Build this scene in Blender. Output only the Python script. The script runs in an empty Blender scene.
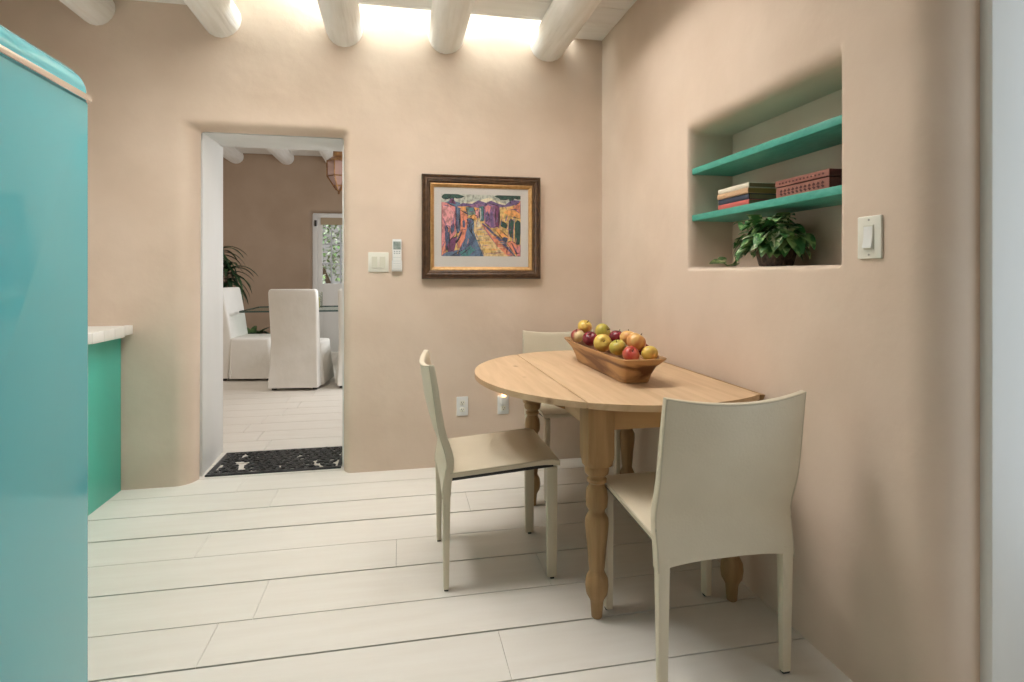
import bpy, bmesh, math, random
from mathutils import Vector, Matrix
random.seed(7)
C = bpy.context.scene.collection
PI = math.pi
R = math.radians

# ------------------------------------------------------------------ camera, world, lights, exposure
sc = bpy.context.scene
sc.view_settings.view_transform = 'Standard'
sc.view_settings.look = 'None'
sc.view_settings.gamma = 1.0
sc.view_settings.use_curve_mapping = False
sc.view_settings.exposure = -0.02
CAM_H = 1.19
cd = bpy.data.cameras.new('camera')
cam = bpy.data.objects.new('camera', cd)
C.objects.link(cam)
cam.location = (0, 0, CAM_H)
cam.rotation_euler = (R(90), 0, -math.atan(112 / 560))
cd.sensor_width = 36.0
cd.lens = 560 / 1024 * 36
cd.shift_y = -(341 - 275) / 1024
cd.clip_start = 0.02
sc.camera = cam

world = bpy.data.worlds.new('world')
sc.world = world
world.use_nodes = True
bg = world.node_tree.nodes['Background']
bg.inputs['Color'].default_value = (1.0, 0.95, 0.88, 1)
bg.inputs['Strength'].default_value = 0.45


def area(name, loc, direction, sx, sy, power, color, spread=180):
    l = bpy.data.lights.new(name, 'AREA')
    l.shape = 'RECTANGLE'
    l.size, l.size_y = sx, sy
    l.energy = power
    l.color = color
    l.spread = R(spread)
    o = bpy.data.objects.new(name, l)
    C.objects.link(o)
    o.location = loc
    o.rotation_euler = Vector(direction).to_track_quat('-Z', 'Y').to_euler()
    return o


# daylight through the openings of the rooms (each in a modelled opening; kitchen and rear are added fill)
area('skylight_daylight', (0.20, 3.385, 3.20), (0, 0.03, -1), 1.75, 0.16, 24, (0.80, 0.94, 1.0))
area('ceiling_skylight_daylight', (0.40, 2.275, 3.205), (0, 0, -1), 0.90, 0.76, 23, (1.0, 0.99, 1.0))
area('ceiling_skylight_west_daylight', (-0.53, 2.275, 3.205), (0, 0, -1), 0.92, 0.76, 47, (1.0, 0.99, 1.0))
area('side_door_daylight', (1.86, 0.42, 1.30), (-1, 0, 0), 1.0, 2.0, 10.0, (0.66, 0.85, 1.0))
area('kitchen_fill_light', (-2.12, 2.3, 1.62), (1, -.15, 0), 0.9, 1.0, 6.5, (1.0, 0.96, 0.90))  # added fill from the left for the walls, no known window there
area('rear_fill_light', (-0.2, -2.56, 1.55), (0, 1, 0), 2.4, 1.6, 1.2, (1.0, 0.93, 0.85))  # added weak general fill from behind the camera
area('dining_window_daylight', (-4.15, 6.3, 1.7), (1, 0, -.25), 2.0, 1.4, 22, (1.0, 0.96, 0.92))
area('dining_side_daylight', (0.95, 6.0, 1.8), (-1, 0, -.3), 1.6, 1.2, 58, (0.95, 0.97, 1.0))


# ------------------------------------------------------------------ materials
MATS = {}


def nodes_of(name):
    m = bpy.data.materials.new(name)
    m.use_nodes = True
    return m, m.node_tree.nodes, m.node_tree.links, m.node_tree.nodes['Principled BSDF']


def mat(name, col, rough=0.5, metal=0.0, col2=None, scale=(8, 8, 8), detail=4, bump=0.0, bump_scale=None,
        lo=0.35, hi=0.65, coat=0.0, spec=0.5, emit=0.0, alpha=None):
    """Principled surface; col2 mottles it with noise in object space, bump adds relief."""
    if name in MATS:
        return MATS[name]
    m, n, l, p = nodes_of(name)
    p.inputs['Base Color'].default_value = (*col, 1)
    p.inputs['Roughness'].default_value = rough
    p.inputs['Metallic'].default_value = metal
    p.inputs['Coat Weight'].default_value = coat
    p.inputs['Coat Roughness'].default_value = 0.05
    p.inputs['Specular IOR Level'].default_value = spec
    if emit:
        p.inputs['Emission Color'].default_value = (*col, 1)
        p.inputs['Emission Strength'].default_value = emit
    tc = n.new('ShaderNodeTexCoord')
    mp = n.new('ShaderNodeMapping')
    mp.inputs['Scale'].default_value = scale
    l.new(tc.outputs['Object'], mp.inputs['Vector'])
    if col2 is not None:
        t = n.new('ShaderNodeTexNoise')
        t.inputs['Scale'].default_value = 1.0
        t.inputs['Detail'].default_value = detail
        l.new(mp.outputs['Vector'], t.inputs['Vector'])
        r = n.new('ShaderNodeValToRGB')
        r.color_ramp.elements[0].position = lo
        r.color_ramp.elements[0].color = (*col, 1)
        r.color_ramp.elements[1].position = hi
        r.color_ramp.elements[1].color = (*col2, 1)
        l.new(t.outputs['Fac'], r.inputs['Fac'])
        l.new(r.outputs['Color'], p.inputs['Base Color'])
    if bump:
        mp2 = n.new('ShaderNodeMapping')
        mp2.inputs['Scale'].default_value = bump_scale or scale
        l.new(tc.outputs['Object'], mp2.inputs['Vector'])
        t2 = n.new('ShaderNodeTexNoise')
        t2.inputs['Scale'].default_value = 1.0
        t2.inputs['Detail'].default_value = 5
        l.new(mp2.outputs['Vector'], t2.inputs['Vector'])
        b = n.new('ShaderNodeBump')
        b.inputs['Strength'].default_value = bump
        b.inputs['Distance'].default_value = 0.02
        l.new(t2.outputs['Fac'], b.inputs['Height'])
        l.new(b.outputs['Normal'], p.inputs['Normal'])
    MATS[name] = m
    return m


def glass(name, tint=(1, 1, 1), gloss=0.08, rough=0.02):
    if name in MATS:
        return MATS[name]
    m, n, l, p = nodes_of(name)
    n.remove(p)
    tr = n.new('ShaderNodeBsdfTransparent')
    tr.inputs['Color'].default_value = (*tint, 1)
    gl = n.new('ShaderNodeBsdfGlossy')
    gl.inputs['Roughness'].default_value = rough
    mx = n.new('ShaderNodeMixShader')
    mx.inputs['Fac'].default_value = gloss
    l.new(tr.outputs[0], mx.inputs[1])
    l.new(gl.outputs[0], mx.inputs[2])
    l.new(mx.outputs[0], n['Material Output'].inputs['Surface'])
    MATS[name] = m
    return m


def frosted(name, col, clear=0.5):
    """Old tinted lantern glass: part see-through, part milky."""
    if name in MATS:
        return MATS[name]
    m, n, l, p = nodes_of(name)
    p.inputs['Base Color'].default_value = (*col, 1)
    p.inputs['Roughness'].default_value = 0.25
    tr = n.new('ShaderNodeBsdfTransparent')
    mx = n.new('ShaderNodeMixShader')
    mx.inputs['Fac'].default_value = clear
    l.new(p.outputs[0], mx.inputs[1])
    l.new(tr.outputs[0], mx.inputs[2])
    l.new(mx.outputs[0], n['Material Output'].inputs['Surface'])
    MATS[name] = m
    return m


def wood(name, c1, c2, c3, stretch=(30, 2.2, 30), knots=True, rough=0.5, kscale=(7, 3.2, 7), lo=.3, hi=.7):
    """Grain stretched along one axis, with sparse darker knots."""
    if name in MATS:
        return MATS[name]
    m, n, l, p = nodes_of(name)
    p.inputs['Roughness'].default_value = rough
    p.inputs['Specular IOR Level'].default_value = 0.35
    tc = n.new('ShaderNodeTexCoord')
    mp = n.new('ShaderNodeMapping')
    mp.inputs['Scale'].default_value = stretch
    l.new(tc.outputs['Object'], mp.inputs['Vector'])
    t = n.new('ShaderNodeTexNoise')
    t.inputs['Scale'].default_value = 1.0
    t.inputs['Detail'].default_value = 5
    t.inputs['Distortion'].default_value = 0.6
    l.new(mp.outputs['Vector'], t.inputs['Vector'])
    r = n.new('ShaderNodeValToRGB')
    r.color_ramp.elements[0].position = lo
    r.color_ramp.elements[0].color = (*c1, 1)
    r.color_ramp.elements[1].position = hi
    r.color_ramp.elements[1].color = (*c2, 1)
    l.new(t.outputs['Fac'], r.inputs['Fac'])
    out = r.outputs['Color']
    if knots:
        mk = n.new('ShaderNodeMapping')
        mk.inputs['Scale'].default_value = kscale
        l.new(tc.outputs['Object'], mk.inputs['Vector'])
        v = n.new('ShaderNodeTexVoronoi')
        v.inputs['Scale'].default_value = 1.0
        l.new(mk.outputs['Vector'], v.inputs['Vector'])
        rk = n.new('ShaderNodeValToRGB')
        rk.color_ramp.elements[0].position = 0.03
        rk.color_ramp.elements[0].color = (1, 1, 1, 1)
        rk.color_ramp.elements[1].position = 0.13
        rk.color_ramp.elements[1].color = (0, 0, 0, 1)
        l.new(v.outputs['Distance'], rk.inputs['Fac'])
        mx = n.new('ShaderNodeMix')
        mx.data_type = 'RGBA'
        mu = n.new('ShaderNodeMath')
        mu.operation = 'MULTIPLY'
        mu.inputs[1].default_value = 0.75
        l.new(rk.outputs['Color'], mu.inputs[0])
        l.new(mu.outputs[0], mx.inputs['Factor'])
        l.new(out, mx.inputs['A'])
        mx.inputs['B'].default_value = (*c3, 1)
        out = mx.outputs['Result']
    l.new(out, p.inputs['Base Color'])
    b = n.new('ShaderNodeBump')
    b.inputs['Strength'].default_value = 0.12
    b.inputs['Distance'].default_value = 0.004
    l.new(t.outputs['Fac'], b.inputs['Height'])
    l.new(b.outputs['Normal'], p.inputs['Normal'])
    MATS[name] = m
    return m


def leaf_mat(name, dark, light, sc_=(40, 40, 40), lo=.48, hi=.62):
    return mat(name, dark, 0.38, col2=light, scale=sc_, detail=2, lo=lo, hi=hi, spec=0.5)


PLASTER = mat('rose_plaster', (0.665, 0.527, 0.41), 0.85, col2=(0.725, 0.585, 0.465), scale=(2.6, 2.6, 2.6), detail=7,
              lo=0.35, hi=0.65, bump=0.30, bump_scale=(5, 5, 5), spec=0.2)
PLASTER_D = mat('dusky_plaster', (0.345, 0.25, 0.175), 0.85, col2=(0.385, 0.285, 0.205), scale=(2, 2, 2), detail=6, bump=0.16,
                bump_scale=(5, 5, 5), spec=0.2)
FLOORW = mat('white_floor_paint', (0.735, 0.685, 0.605), 0.42, col2=(0.765, 0.72, 0.645), scale=(3, 22, 8), detail=5, bump=0.03,
             bump_scale=(3, 60, 8), spec=0.4)
GAP = mat('dark_gap', (0.06, 0.048, 0.036), 0.9)
CEILW = mat('white_ceiling_boards', (0.86, 0.83, 0.78), 0.7, col2=(0.90, 0.875, 0.83), scale=(2, 20, 8), bump=0.05,
            bump_scale=(3, 50, 8))
LOGW = mat('whitewashed_log', (0.82, 0.785, 0.72), 0.75, col2=(0.90, 0.875, 0.83), scale=(26, 2.2, 26), detail=6, bump=0.5,
           bump_scale=(30, 2.0, 30))
TRIMW = mat('white_trim_paint', (0.76, 0.75, 0.71), 0.5, col2=(0.80, 0.79, 0.76), scale=(4, 4, 1.2), bump=0.04,
            bump_scale=(40, 40, 3))
PINE = wood('pine', (0.55, 0.37, 0.21), (0.66, 0.465, 0.285), (0.27, 0.15, 0.065), kscale=(8, 4.2, 8))
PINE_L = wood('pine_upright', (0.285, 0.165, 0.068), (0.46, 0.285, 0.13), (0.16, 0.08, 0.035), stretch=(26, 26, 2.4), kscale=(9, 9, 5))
PINE_X = wood('pine_crosswise', (0.44, 0.265, 0.115), (0.53, 0.335, 0.155), (0.24, 0.12, 0.05), stretch=(2.4, 30, 30), knots=False)
BOWLW = wood('dough_bowl_wood', (0.17, 0.072, 0.03), (0.55, 0.32, 0.145), (0.15, 0.07, 0.03), stretch=(6, 1.6, 16), knots=False, rough=0.45, lo=.42, hi=.56)
LEATHER = mat('cream_leather', (0.665, 0.585, 0.435), 0.38, col2=(0.70, 0.62, 0.47), scale=(6, 6, 6), bump=0.08, bump_scale=(140, 140, 140), spec=0.45)
SEAM = mat('leather_seam', (0.55, 0.48, 0.35), 0.5)
BLACK = mat('black_metal', (0.02, 0.02, 0.02), 0.45)
TURQ = mat('turquoise_enamel', (0.13, 0.52, 0.57), 0.10, coat=0.1, spec=0.45)
CHROME = mat('chrome', (0.86, 0.86, 0.86), 0.14, metal=1.0)
GREEN = mat('green_cabinet_paint', (0.07, 0.50, 0.385), 0.35, col2=(0.085, 0.53, 0.415), scale=(3, 3, 1), bump=0.03, bump_scale=(30, 30, 3))
SHELFG = mat('green_shelf_paint', (0.05, 0.33, 0.25), 0.45, col2=(0.08, 0.40, 0.31), scale=(60, 20, 60), detail=3, bump=0.1, bump_scale=(70, 70, 70))
TILEW = mat('white_counter_tile', (0.80, 0.77, 0.70), 0.35, col2=(0.84, 0.81, 0.75), scale=(8, 8, 8))
PLASTW = mat('ivory_plastic', (0.82, 0.80, 0.70), 0.35)
PLASTW2 = mat('white_plastic', (0.82, 0.82, 0.79), 0.35)
SLOT = mat('dark_slot', (0.04, 0.035, 0.03), 0.7)
STEM = mat('brown_stem', (0.10, 0.06, 0.03), 0.8)


# ------------------------------------------------------------------ helpers
def obj(name, bm, m=None, parent=None, angle=38, smooth=True, loc=None, rotz=None, normals=True):
    if normals:
        bmesh.ops.recalc_face_normals(bm, faces=bm.faces)
    if smooth:
        lim = R(angle)
        for f in bm.faces:
            f.smooth = True
        for e in bm.edges:
            if len(e.link_faces) == 2:
                try:
                    if e.calc_face_angle() > lim:
                        e.smooth = False
                except ValueError:
                    pass
            elif len(e.link_faces) > 2:
                e.smooth = False
    me = bpy.data.meshes.new(name)
    bm.to_mesh(me)
    bm.free()
    ms = m if isinstance(m, (list, tuple)) else [m]
    for x in ms:
        me.materials.append(x)
    o = bpy.data.objects.new(name, me)
    C.objects.link(o)
    if parent is not None:
        o.parent = parent
    if loc is not None:
        o.location = loc
    if rotz is not None:
        o.rotation_euler = (0, 0, rotz)
    return o


def tag(o, label, cat, group=None, kind=None):
    o['label'] = label
    o['category'] = cat
    if group:
        o['group'] = group
    if kind:
        o['kind'] = kind
    return o


def thing(name, label, cat, loc=(0, 0, 0), rotz=0.0, group=None):
    o = bpy.data.objects.new(name, None)
    o.empty_display_size = 0.05
    C.objects.link(o)
    o.location = loc
    o.rotation_euler = (0, 0, rotz)
    return tag(o, label, cat, group)


def struct(name, bm, m, **k):
    o = obj(name, bm, m, **k)
    if o.parent is None:
        o['kind'] = 'structure'
        o['label'] = STRUCT_LABELS.get(name, name.replace('_', ' ') + ' of the rooms')
        o['category'] = name.split('_')[0]
    return o


STRUCT_LABELS = {}


def copy_tree(o, parent=None):
    c = o.copy()
    C.objects.link(c)
    if parent is not None:
        c.parent = parent
    for ch in list(o.children):
        copy_tree(ch, c)
    return c


def NB():
    return bmesh.new()


def box(bm, x0, x1, y0, y1, z0, z1, bev=0.0, seg=2, mi=0):
    vs = [bm.verts.new(p) for p in ((x0, y0, z0), (x1, y0, z0), (x1, y1, z0), (x0, y1, z0),
                                    (x0, y0, z1), (x1, y0, z1), (x1, y1, z1), (x0, y1, z1))]
    fs = [bm.faces.new([vs[i] for i in q]) for q in ((3, 2, 1, 0), (4, 5, 6, 7), (0, 1, 5, 4), (1, 2, 6, 5), (2, 3, 7, 6), (3, 0, 4, 7))]
    for f in fs:
        f.material_index = mi
    if bev > 0:
        es = list({e for f in fs for e in f.edges})
        r = bmesh.ops.bevel(bm, geom=es, offset=bev, segments=seg, profile=0.5, affect='EDGES')
        for f in r['faces']:
            f.material_index = mi
    return vs


def loft(bm, rings, cap0=True, cap1=True, closed=True, mi=0):
    """Skin a list of equal-length point rings."""
    vr = [[bm.verts.new(p) for p in ring] for ring in rings]
    n = len(rings[0])
    for a, b in zip(vr, vr[1:]):
        for i in range(n if closed else n - 1):
            j = (i + 1) % n
            f = bm.faces.new((a[i], a[j], b[j], b[i]))
            f.material_index = mi
    if cap0 and closed:
        bm.faces.new(list(reversed(vr[0]))).material_index = mi
    if cap1 and closed:
        bm.faces.new(vr[-1]).material_index = mi
    return vr


def lathe(bm, prof, n=24, cx=0, cy=0, mi=0, cap=True):
    rings = [[(cx + r * math.cos(2 * PI * i / n), cy + r * math.sin(2 * PI * i / n), z) for i in range(n)] for r, z in prof]
    return loft(bm, rings, cap, cap, mi=mi)


def tube(bm, pts, r, n=8, mi=0, cap=True):
    pts = [Vector(p) for p in pts]
    rs = r if isinstance(r, (list, tuple)) else [r] * len(pts)
    rings = []
    up = Vector((0, 0, 1))
    prev = None
    for i, p in enumerate(pts):
        d = (pts[min(i + 1, len(pts) - 1)] - pts[max(i - 1, 0)]).normalized()
        a = d.cross(up)
        if a.length < 1e-3:
            a = d.cross(Vector((1, 0, 0)))
        a.normalize()
        if prev is not None and a.dot(prev) < 0 and False:
            a = -a
        prev = a
        b = d.cross(a).normalized()
        rings.append([p + (a * math.cos(2 * PI * k / n) + b * math.sin(2 * PI * k / n)) * rs[i] for k in range(n)])
    return loft(bm, rings, cap, cap, mi=mi)


def prism(bm, poly, a0, a1, axis='z', mi=0, bev=0.0, seg=2):
    """Extrude a 2-D polygon along one axis: z -> (x, y), x -> (y, z), y -> (x, z)."""
    def pt(u, v, w):
        return (u, v, w) if axis == 'z' else ((w, u, v) if axis == 'x' else (u, w, v))
    va = [bm.verts.new(pt(u, v, a0)) for u, v in poly]
    vb = [bm.verts.new(pt(u, v, a1)) for u, v in poly]
    fs = [bm.faces.new(list(reversed(va))), bm.faces.new(vb)]
    n = len(poly)
    for i in range(n):
        j = (i + 1) % n
        fs.append(bm.faces.new((va[i], va[j], vb[j], vb[i])))
    for f in fs:
        f.material_index = mi
    if bev:
        es = list(set(fs[0].edges) | set(fs[1].edges))
        bmesh.ops.bevel(bm, geom=es, offset=bev, segments=seg, profile=0.5, affect='EDGES')


def rrect(x0, x1, y0, y1, r, k=4):
    """Rounded rectangle, counter-clockwise from the lower right corner."""
    pts = []
    for cx, cy, a in ((x1 - r, y0 + r, -90), (x1 - r, y1 - r, 0), (x0 + r, y1 - r, 90), (x0 + r, y0 + r, 180)):
        for i in range(k + 1):
            t = R(a + 90 * i / k)
            pts.append((cx + r * math.cos(t), cy + r * math.sin(t)))
    return pts


def door_ring(u0, u1, v0, v1, r, k=5):
    """Open outline of a doorway: up one side, over, down the other."""
    pts = [(u1, v0)]
    for cx, a in ((u1 - r, 0), (u0 + r, 90)):
        for i in range(k + 1):
            t = R(a + 90 * i / k)
            pts.append((cx + r * math.cos(t), v1 - r + r * math.sin(t)))
    pts.append((u0, v0))
    return pts


def lipped_panel(bm, outer, hole, offs, dlip, depth, P, rc=0.03, door=False, back=True, n=8, set_back=0.0):
    """A plaster wall face with an opening whose edge rolls inward.
    offs = how far the roll spreads over the face at (left, right, bottom, top)."""
    u0, u1, v0, v1 = hole
    l, r, b, t = offs

    def ring(s, pad=0.0):
        a = (u0 - l * s - pad, u1 + r * s + pad, v0 - (0 if door else b * s + pad), v1 + t * s + pad)
        rad = rc + 0.5 * min(l, r, t) * s + pad
        return door_ring(*a, rad) if door else rrect(*a, rad)
    rings = [[P(u, v, 0.0) for u, v in ring(1, 0.012)]]
    for i in range(n + 1):
        a = PI / 2 * i / n
        rings.append([P(u, v, dlip * (1 - math.cos(a))) for u, v in ring(1 - math.sin(a))])
    rings.append([P(u, v, dlip + 0.004) for u, v in ring(0)])
    rings.append([P(u, v, dlip + 0.008) for u, v in ring(0, set_back)])
    rings.append([P(u, v, depth) for u, v in ring(0, set_back)])
    vr = loft(bm, rings, False, False, closed=not door)
    o = [bm.verts.new(P(*q, 0.0)) for q in ((outer[0], outer[2]), (outer[0], outer[3]), (outer[1], outer[3]), (outer[1], outer[2]))]
    if door:
        # vr[0] runs right-bottom .. left-bottom; three strips avoid one huge concave face
        rg = vr[0]
        h = len(rg) // 2
        bm.faces.new([o[0], rg[-1]] + [rg[i] for i in range(len(rg) - 2, h - 1, -1)] + [o[1]])
        bm.faces.new([o[2]] + [rg[i] for i in range(h - 1, -1, -1)] + [o[3]])
        bm.faces.new([o[1], rg[h], rg[h - 1], o[2]])
    else:
        k = len(vr[0]) // 4
        mids = [k * i + k // 2 for i in range(4)]       # ring index at the middle of each rounded corner
        rg = vr[0]
        cor = [o[3], o[2], o[1], o[0]]                  # lower right, upper right, upper left, lower left
        for i in range(4):
            j = (i + 1) % 4
            a, b2 = mids[i], mids[j]
            run = [rg[q % len(rg)] for q in range(a, b2 + 1 if b2 > a else b2 + len(rg) + 1)]
            bm.faces.new([cor[i], cor[j]] + list(reversed(run)))
        if back:
            bm.faces.new(vr[-1])
    return vr, o


# ------------------------------------------------------------------ room dimensions (metres, from the photograph)
XR, XL, YB, YF = 1.30, -2.15, 3.49, -2.6
ZC = 2.728
YD = 4.07            # dining side of the doorway wall
DYB = 8.80           # far wall of the dining room
DXL, DXR, DZC = -4.2, 1.0, 2.97

# ------------------------------------------------------------------ floor: white painted boards running across the room
ROWS = [3.80, 3.555, 3.31, 3.062, 2.81, 2.574, 2.332, 2.075, 1.85, 1.612, 1.365, 1.12, .875, .63, .385, .14, -.105, -.35, -.6, -.845, -1.09, -1.335, -1.58, -1.825, -2.07, -2.315, -2.6]
GW = {3.31: .005, 3.062: .009, 2.81: .012, 2.574: .003, 2.332: .008, 2.075: .004, 1.85: .008, 1.612: .006}
JOINT = {3.31: [-.66], 2.81: [-.852, .95], 2.574: [-.016], 2.332: [-.50, .57], 2.075: [-.608], 1.85: [.322], 3.062: [.35]}
bm = NB()
for a, b in zip(ROWS, ROWS[1:]):
    ga, gb = GW.get(a, .006) / 2, GW.get(b, .006) / 2
    xs = [XL - .1] + JOINT.get(a, [random.uniform(-1.2, .9)]) + [1.95]
    for x0, x1 in zip(xs, xs[1:]):
        box(bm, x0 + .0006, x1 - .0006, b + gb, a - ga, -.02, 0.0, bev=.0006, seg=1)
box(bm, XL - .1, 1.95, YF, 3.80, -.06, -.021, mi=1)
STRUCT_LABELS.update(floor='wide white-painted floorboards of the kitchen with dark gaps between them',
                     ceiling='white board ceiling of the kitchen with a skylight slot along the far wall')
struct('floor', bm, [FLOORW, GAP])
bm = NB()
y = 3.806
i = 0
while y < DYB:
    xs = [DXL, -3.0 + random.uniform(0, 1), -1.2 + random.uniform(0, .5), .1, DXR]
    for x0, x1 in zip(xs, xs[1:]):
        box(bm, x0 + .0015, x1 - .0015, y + .003, y + .245, -.02, 0.0, bev=.0012, seg=1)
    y += .248
    i += 1
box(bm, DXL, DXR, 3.806, DYB + .1, -.06, -.021, mi=1)
STRUCT_LABELS['floor_dining'] = 'white-painted floorboards of the dining room beyond the doorway'
struct('floor_dining', bm, [FLOORW, GAP])

# ------------------------------------------------------------------ far kitchen wall with the doorway
bm = NB()
PB = lambda u, v, d: (u, YB + d, v)
HOLE = (-1.150, -.338, 0.0, 2.036)
vr, o4 = lipped_panel(bm, (XL - .1, XR + .25, 0.0, 3.22), HOLE, (.098, .050, 0, .044), .105, YD - YB, PB, rc=.02, door=True, set_back=.075)
# dining-room face of the same wall
bk = [bm.verts.new((x, YD, z)) for x, z in ((DXL, 0), (DXL, 3.3), (DXR, 3.3), (DXR, 0))]
rg = vr[-1]
h = len(rg) // 2
bm.faces.new([bk[0], rg[-1]] + [rg[i] for i in range(len(rg) - 2, h - 1, -1)] + [bk[1]])
bm.faces.new([bk[2]] + [rg[i] for i in range(h - 1, -1, -1)] + [bk[3]])
bm.faces.new([bk[1], rg[h], rg[h - 1], bk[2]])
for vtx in bm.verts:      # the plaster swells a little left of the door, hand-trowelled
    if vtx.co.y < YB + .2 and vtx.co.x < -1.13:
        vtx.co.y -= .03 * max(0.0, 1 - vtx.co.z / 1.6)
STRUCT_LABELS['wall_back'] = 'rose plaster wall with the rounded doorway and the framed painting'
struct('wall_back', bm, PLASTER, angle=50)

# white boards lining the doorway
STRUCT_LABELS.update(trim_1='white painted board lining the left side of the doorway', trim_2='white painted board lining the right side of the doorway',
                     trim_3='white painted board across the head of the doorway', trim_4='pale painted door post at the right end of the wall')
bm = NB()
prism(bm, [(-1.144, 3.603), (-1.170, 4.085), (-1.22, 4.085), (-1.22, 3.603)], 0, 2.05, 'z', bev=.003)
struct('trim_1', bm, TRIMW)
bm = NB()
box(bm, -.350, -.275, 3.603, 4.085, 0, 2.04, bev=.003)
struct('trim_2', bm, TRIMW)
bm = NB()
prism(bm, [(3.603, 2.030), (4.085, 2.056), (4.085, 2.105), (3.603, 2.105)], -1.215, -.28, 'x', bev=.003)
struct('trim_3', bm, TRIMW)

# ------------------------------------------------------------------ right wall: niche, rolled corner, reveal of the side door
bm = NB()
PR = lambda u, v, d: (XR + d, u, v)
NICHE = (1.462, 2.366, 1.222, 1.845)
vr, o4 = lipped_panel(bm, (1.24, 3.75, 0.0, 2.76), NICHE, (.010, .014, .014, .055), .045, .225, PR, rc=.012, back=True)
rr = .098
cols = []
for i in range(15):
    a = PI / 2 * i / 14
    cols.append((XR + rr * (1 - math.cos(a)), 1.24 - rr * math.sin(a)))
cols.append((1.95, 1.24 - rr))
prev = [o4[0], o4[1]]                                     # the panel's edge at Y = 1.24
sup = [bm.verts.new((XR, 1.238, 0)), bm.verts.new((XR, 1.238, 2.76))]
for x, y in cols[1:]:
    cur = [bm.verts.new((x, y, 0)), bm.verts.new((x, y, 2.76))]
    bm.faces.new((prev[0], prev[1], cur[1], cur[0]))
    prev = cur
for s in sup:
    bm.verts.remove(s)
STRUCT_LABELS['wall_right'] = 'rose plaster wall with the shelved niche and a rolled corner'
struct('wall_right', bm, PLASTER, angle=50)
bm = NB()
box(bm, 1.42, 1.90, 1.112, 1.146, 0, 2.76, bev=.003)
struct('trim_4', bm, TRIMW)
# remaining wall on the near side of the side door, door frame in the opening
bm = NB()
box(bm, 1.30, 1.95, YF, -.12, 0, 2.76, bev=.03)
box(bm, 1.30, 1.95, -.12, 1.146, 2.36, 2.76)
STRUCT_LABELS['wall_right_near'] = 'rose plaster wall on the near side of the side door'
struct('wall_right_near', bm, PLASTER)
bm = NB()
for y0, y1 in ((-.12, -.06), (.47, .53), (1.05, 1.11)):
    box(bm, 1.90, 1.94, y0, y1, 0, 2.36)
for z0, z1 in ((0, .3), (2.28, 2.36)):
    box(bm, 1.90, 1.94, -.06, 1.05, z0, z1)
STRUCT_LABELS['door_2'] = 'white glazed double door in the side wall'
struct('door_2', bm, TRIMW)

# ------------------------------------------------------------------ left and near walls (with added, unseen windows for the fill lights)
bm = NB()
box(bm, XL - .1, XL, 1.72, 1.85, 0, 2.76)
box(bm, XL - .1, XL, 3.25, 3.6, 0, 2.76)
box(bm, XL - .1, XL, 1.85, 3.25, 0, 1.08)
box(bm, XL - .1, XL, 1.85, 3.25, 2.16, 2.76)
box(bm, XL - .1, -1.72, YF, 1.72, 0, 2.76)
STRUCT_LABELS['wall_left'] = 'plaster wall behind the refrigerator and the counter'
struct('wall_left', bm, PLASTER)
bm = NB()
for y0, y1 in ((1.85, 1.91), (2.52, 2.58), (3.19, 3.25)):
    box(bm, XL - .07, XL - .04, y0, y1, 1.08, 2.16)
for z0, z1 in ((1.08, 1.14), (2.10, 2.16)):
    box(bm, XL - .07, XL - .04, 1.91, 3.19, z0, z1)
STRUCT_LABELS['window_added_left'] = 'added white window above the counter, unseen, for a fill light'
struct('window_added_left', bm, TRIMW)  # added frame round the left fill light, never in view
bm = NB()
box(bm, -1.72, -1.45, YF - .1, YF, 0, 2.76)
box(bm, 1.05, 1.30, YF - .1, YF, 0, 2.76)
box(bm, -1.45, 1.05, YF - .1, YF, 0, .7)
box(bm, -1.45, 1.05, YF - .1, YF, 2.4, 2.76)
STRUCT_LABELS['wall_front'] = 'plaster wall behind the viewer with an added wide window opening'
struct('wall_front', bm, PLASTER)
bm = NB()
for x0, x1 in ((-1.45, -1.39), (-.63, -.57), (.19, .25), (.99, 1.05)):
    box(bm, x0, x1, YF - .08, YF - .05, .7, 2.4)
for z0, z1 in ((.7, .77), (2.33, 2.4)):
    box(bm, -1.39, .99, YF - .08, YF - .05, z0, z1)
STRUCT_LABELS['window_added_rear'] = 'added wide white window behind the viewer, for a fill light'
struct('window_added_rear', bm, TRIMW)  # added frame round the rear fill light, out of view

# ------------------------------------------------------------------ ceiling with the skylight slot
SX0, SX1, SY = -1.06, 1.10, 3.29
KX0, KX1 = -1.00, .86
KY0, KY1 = YF + .195 * 23, YF + .195 * 27
bm = NB()
y = YF
while y < YB - .01:
    y1 = min(y + .195, SY) if y < SY - .02 else YB + .05
    if y >= SY - .02:
        for x0, x1 in ((XL - .1, SX0), (SX1, XR + .2)):
            box(bm, x0, x1, y + .002, y1, ZC, ZC + .03, bev=.002, seg=1)
        break
    if y1 > KY0 + .02 and y < KY1 - .02:
        for x0, x1 in ((XL - .1, KX0), (KX1, 1.95)):
            box(bm, x0, x1, y + .002, y1 - .002, ZC, ZC + .03, bev=.002, seg=1)
    else:
        box(bm, XL - .1, 1.95, y + .002, y1 - .002, ZC, ZC + .03, bev=.002, seg=1)
    y = y1
box(bm, XL - .1, 1.95, YF, KY0, ZC + .031, ZC + .06, mi=1)
box(bm, XL - .1, 1.95, KY1, SY, ZC + .031, ZC + .06, mi=1)
box(bm, XL - .1, KX0, KY0, KY1, ZC + .031, ZC + .06, mi=1)
box(bm, KX1, 1.95, KY0, KY1, ZC + .031, ZC + .06, mi=1)
for x0, x1, y0, y1 in ((KX0 - .03, KX0, KY0, KY1), (KX1, KX1 + .03, KY0, KY1), (KX0 - .03, KX1 + .03, KY0 - .03, KY0), (KX0 - .03, KX1 + .03, KY1, KY1 + .03)):
    box(bm, x0, x1, y0, y1, ZC + .031, 3.22)
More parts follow.
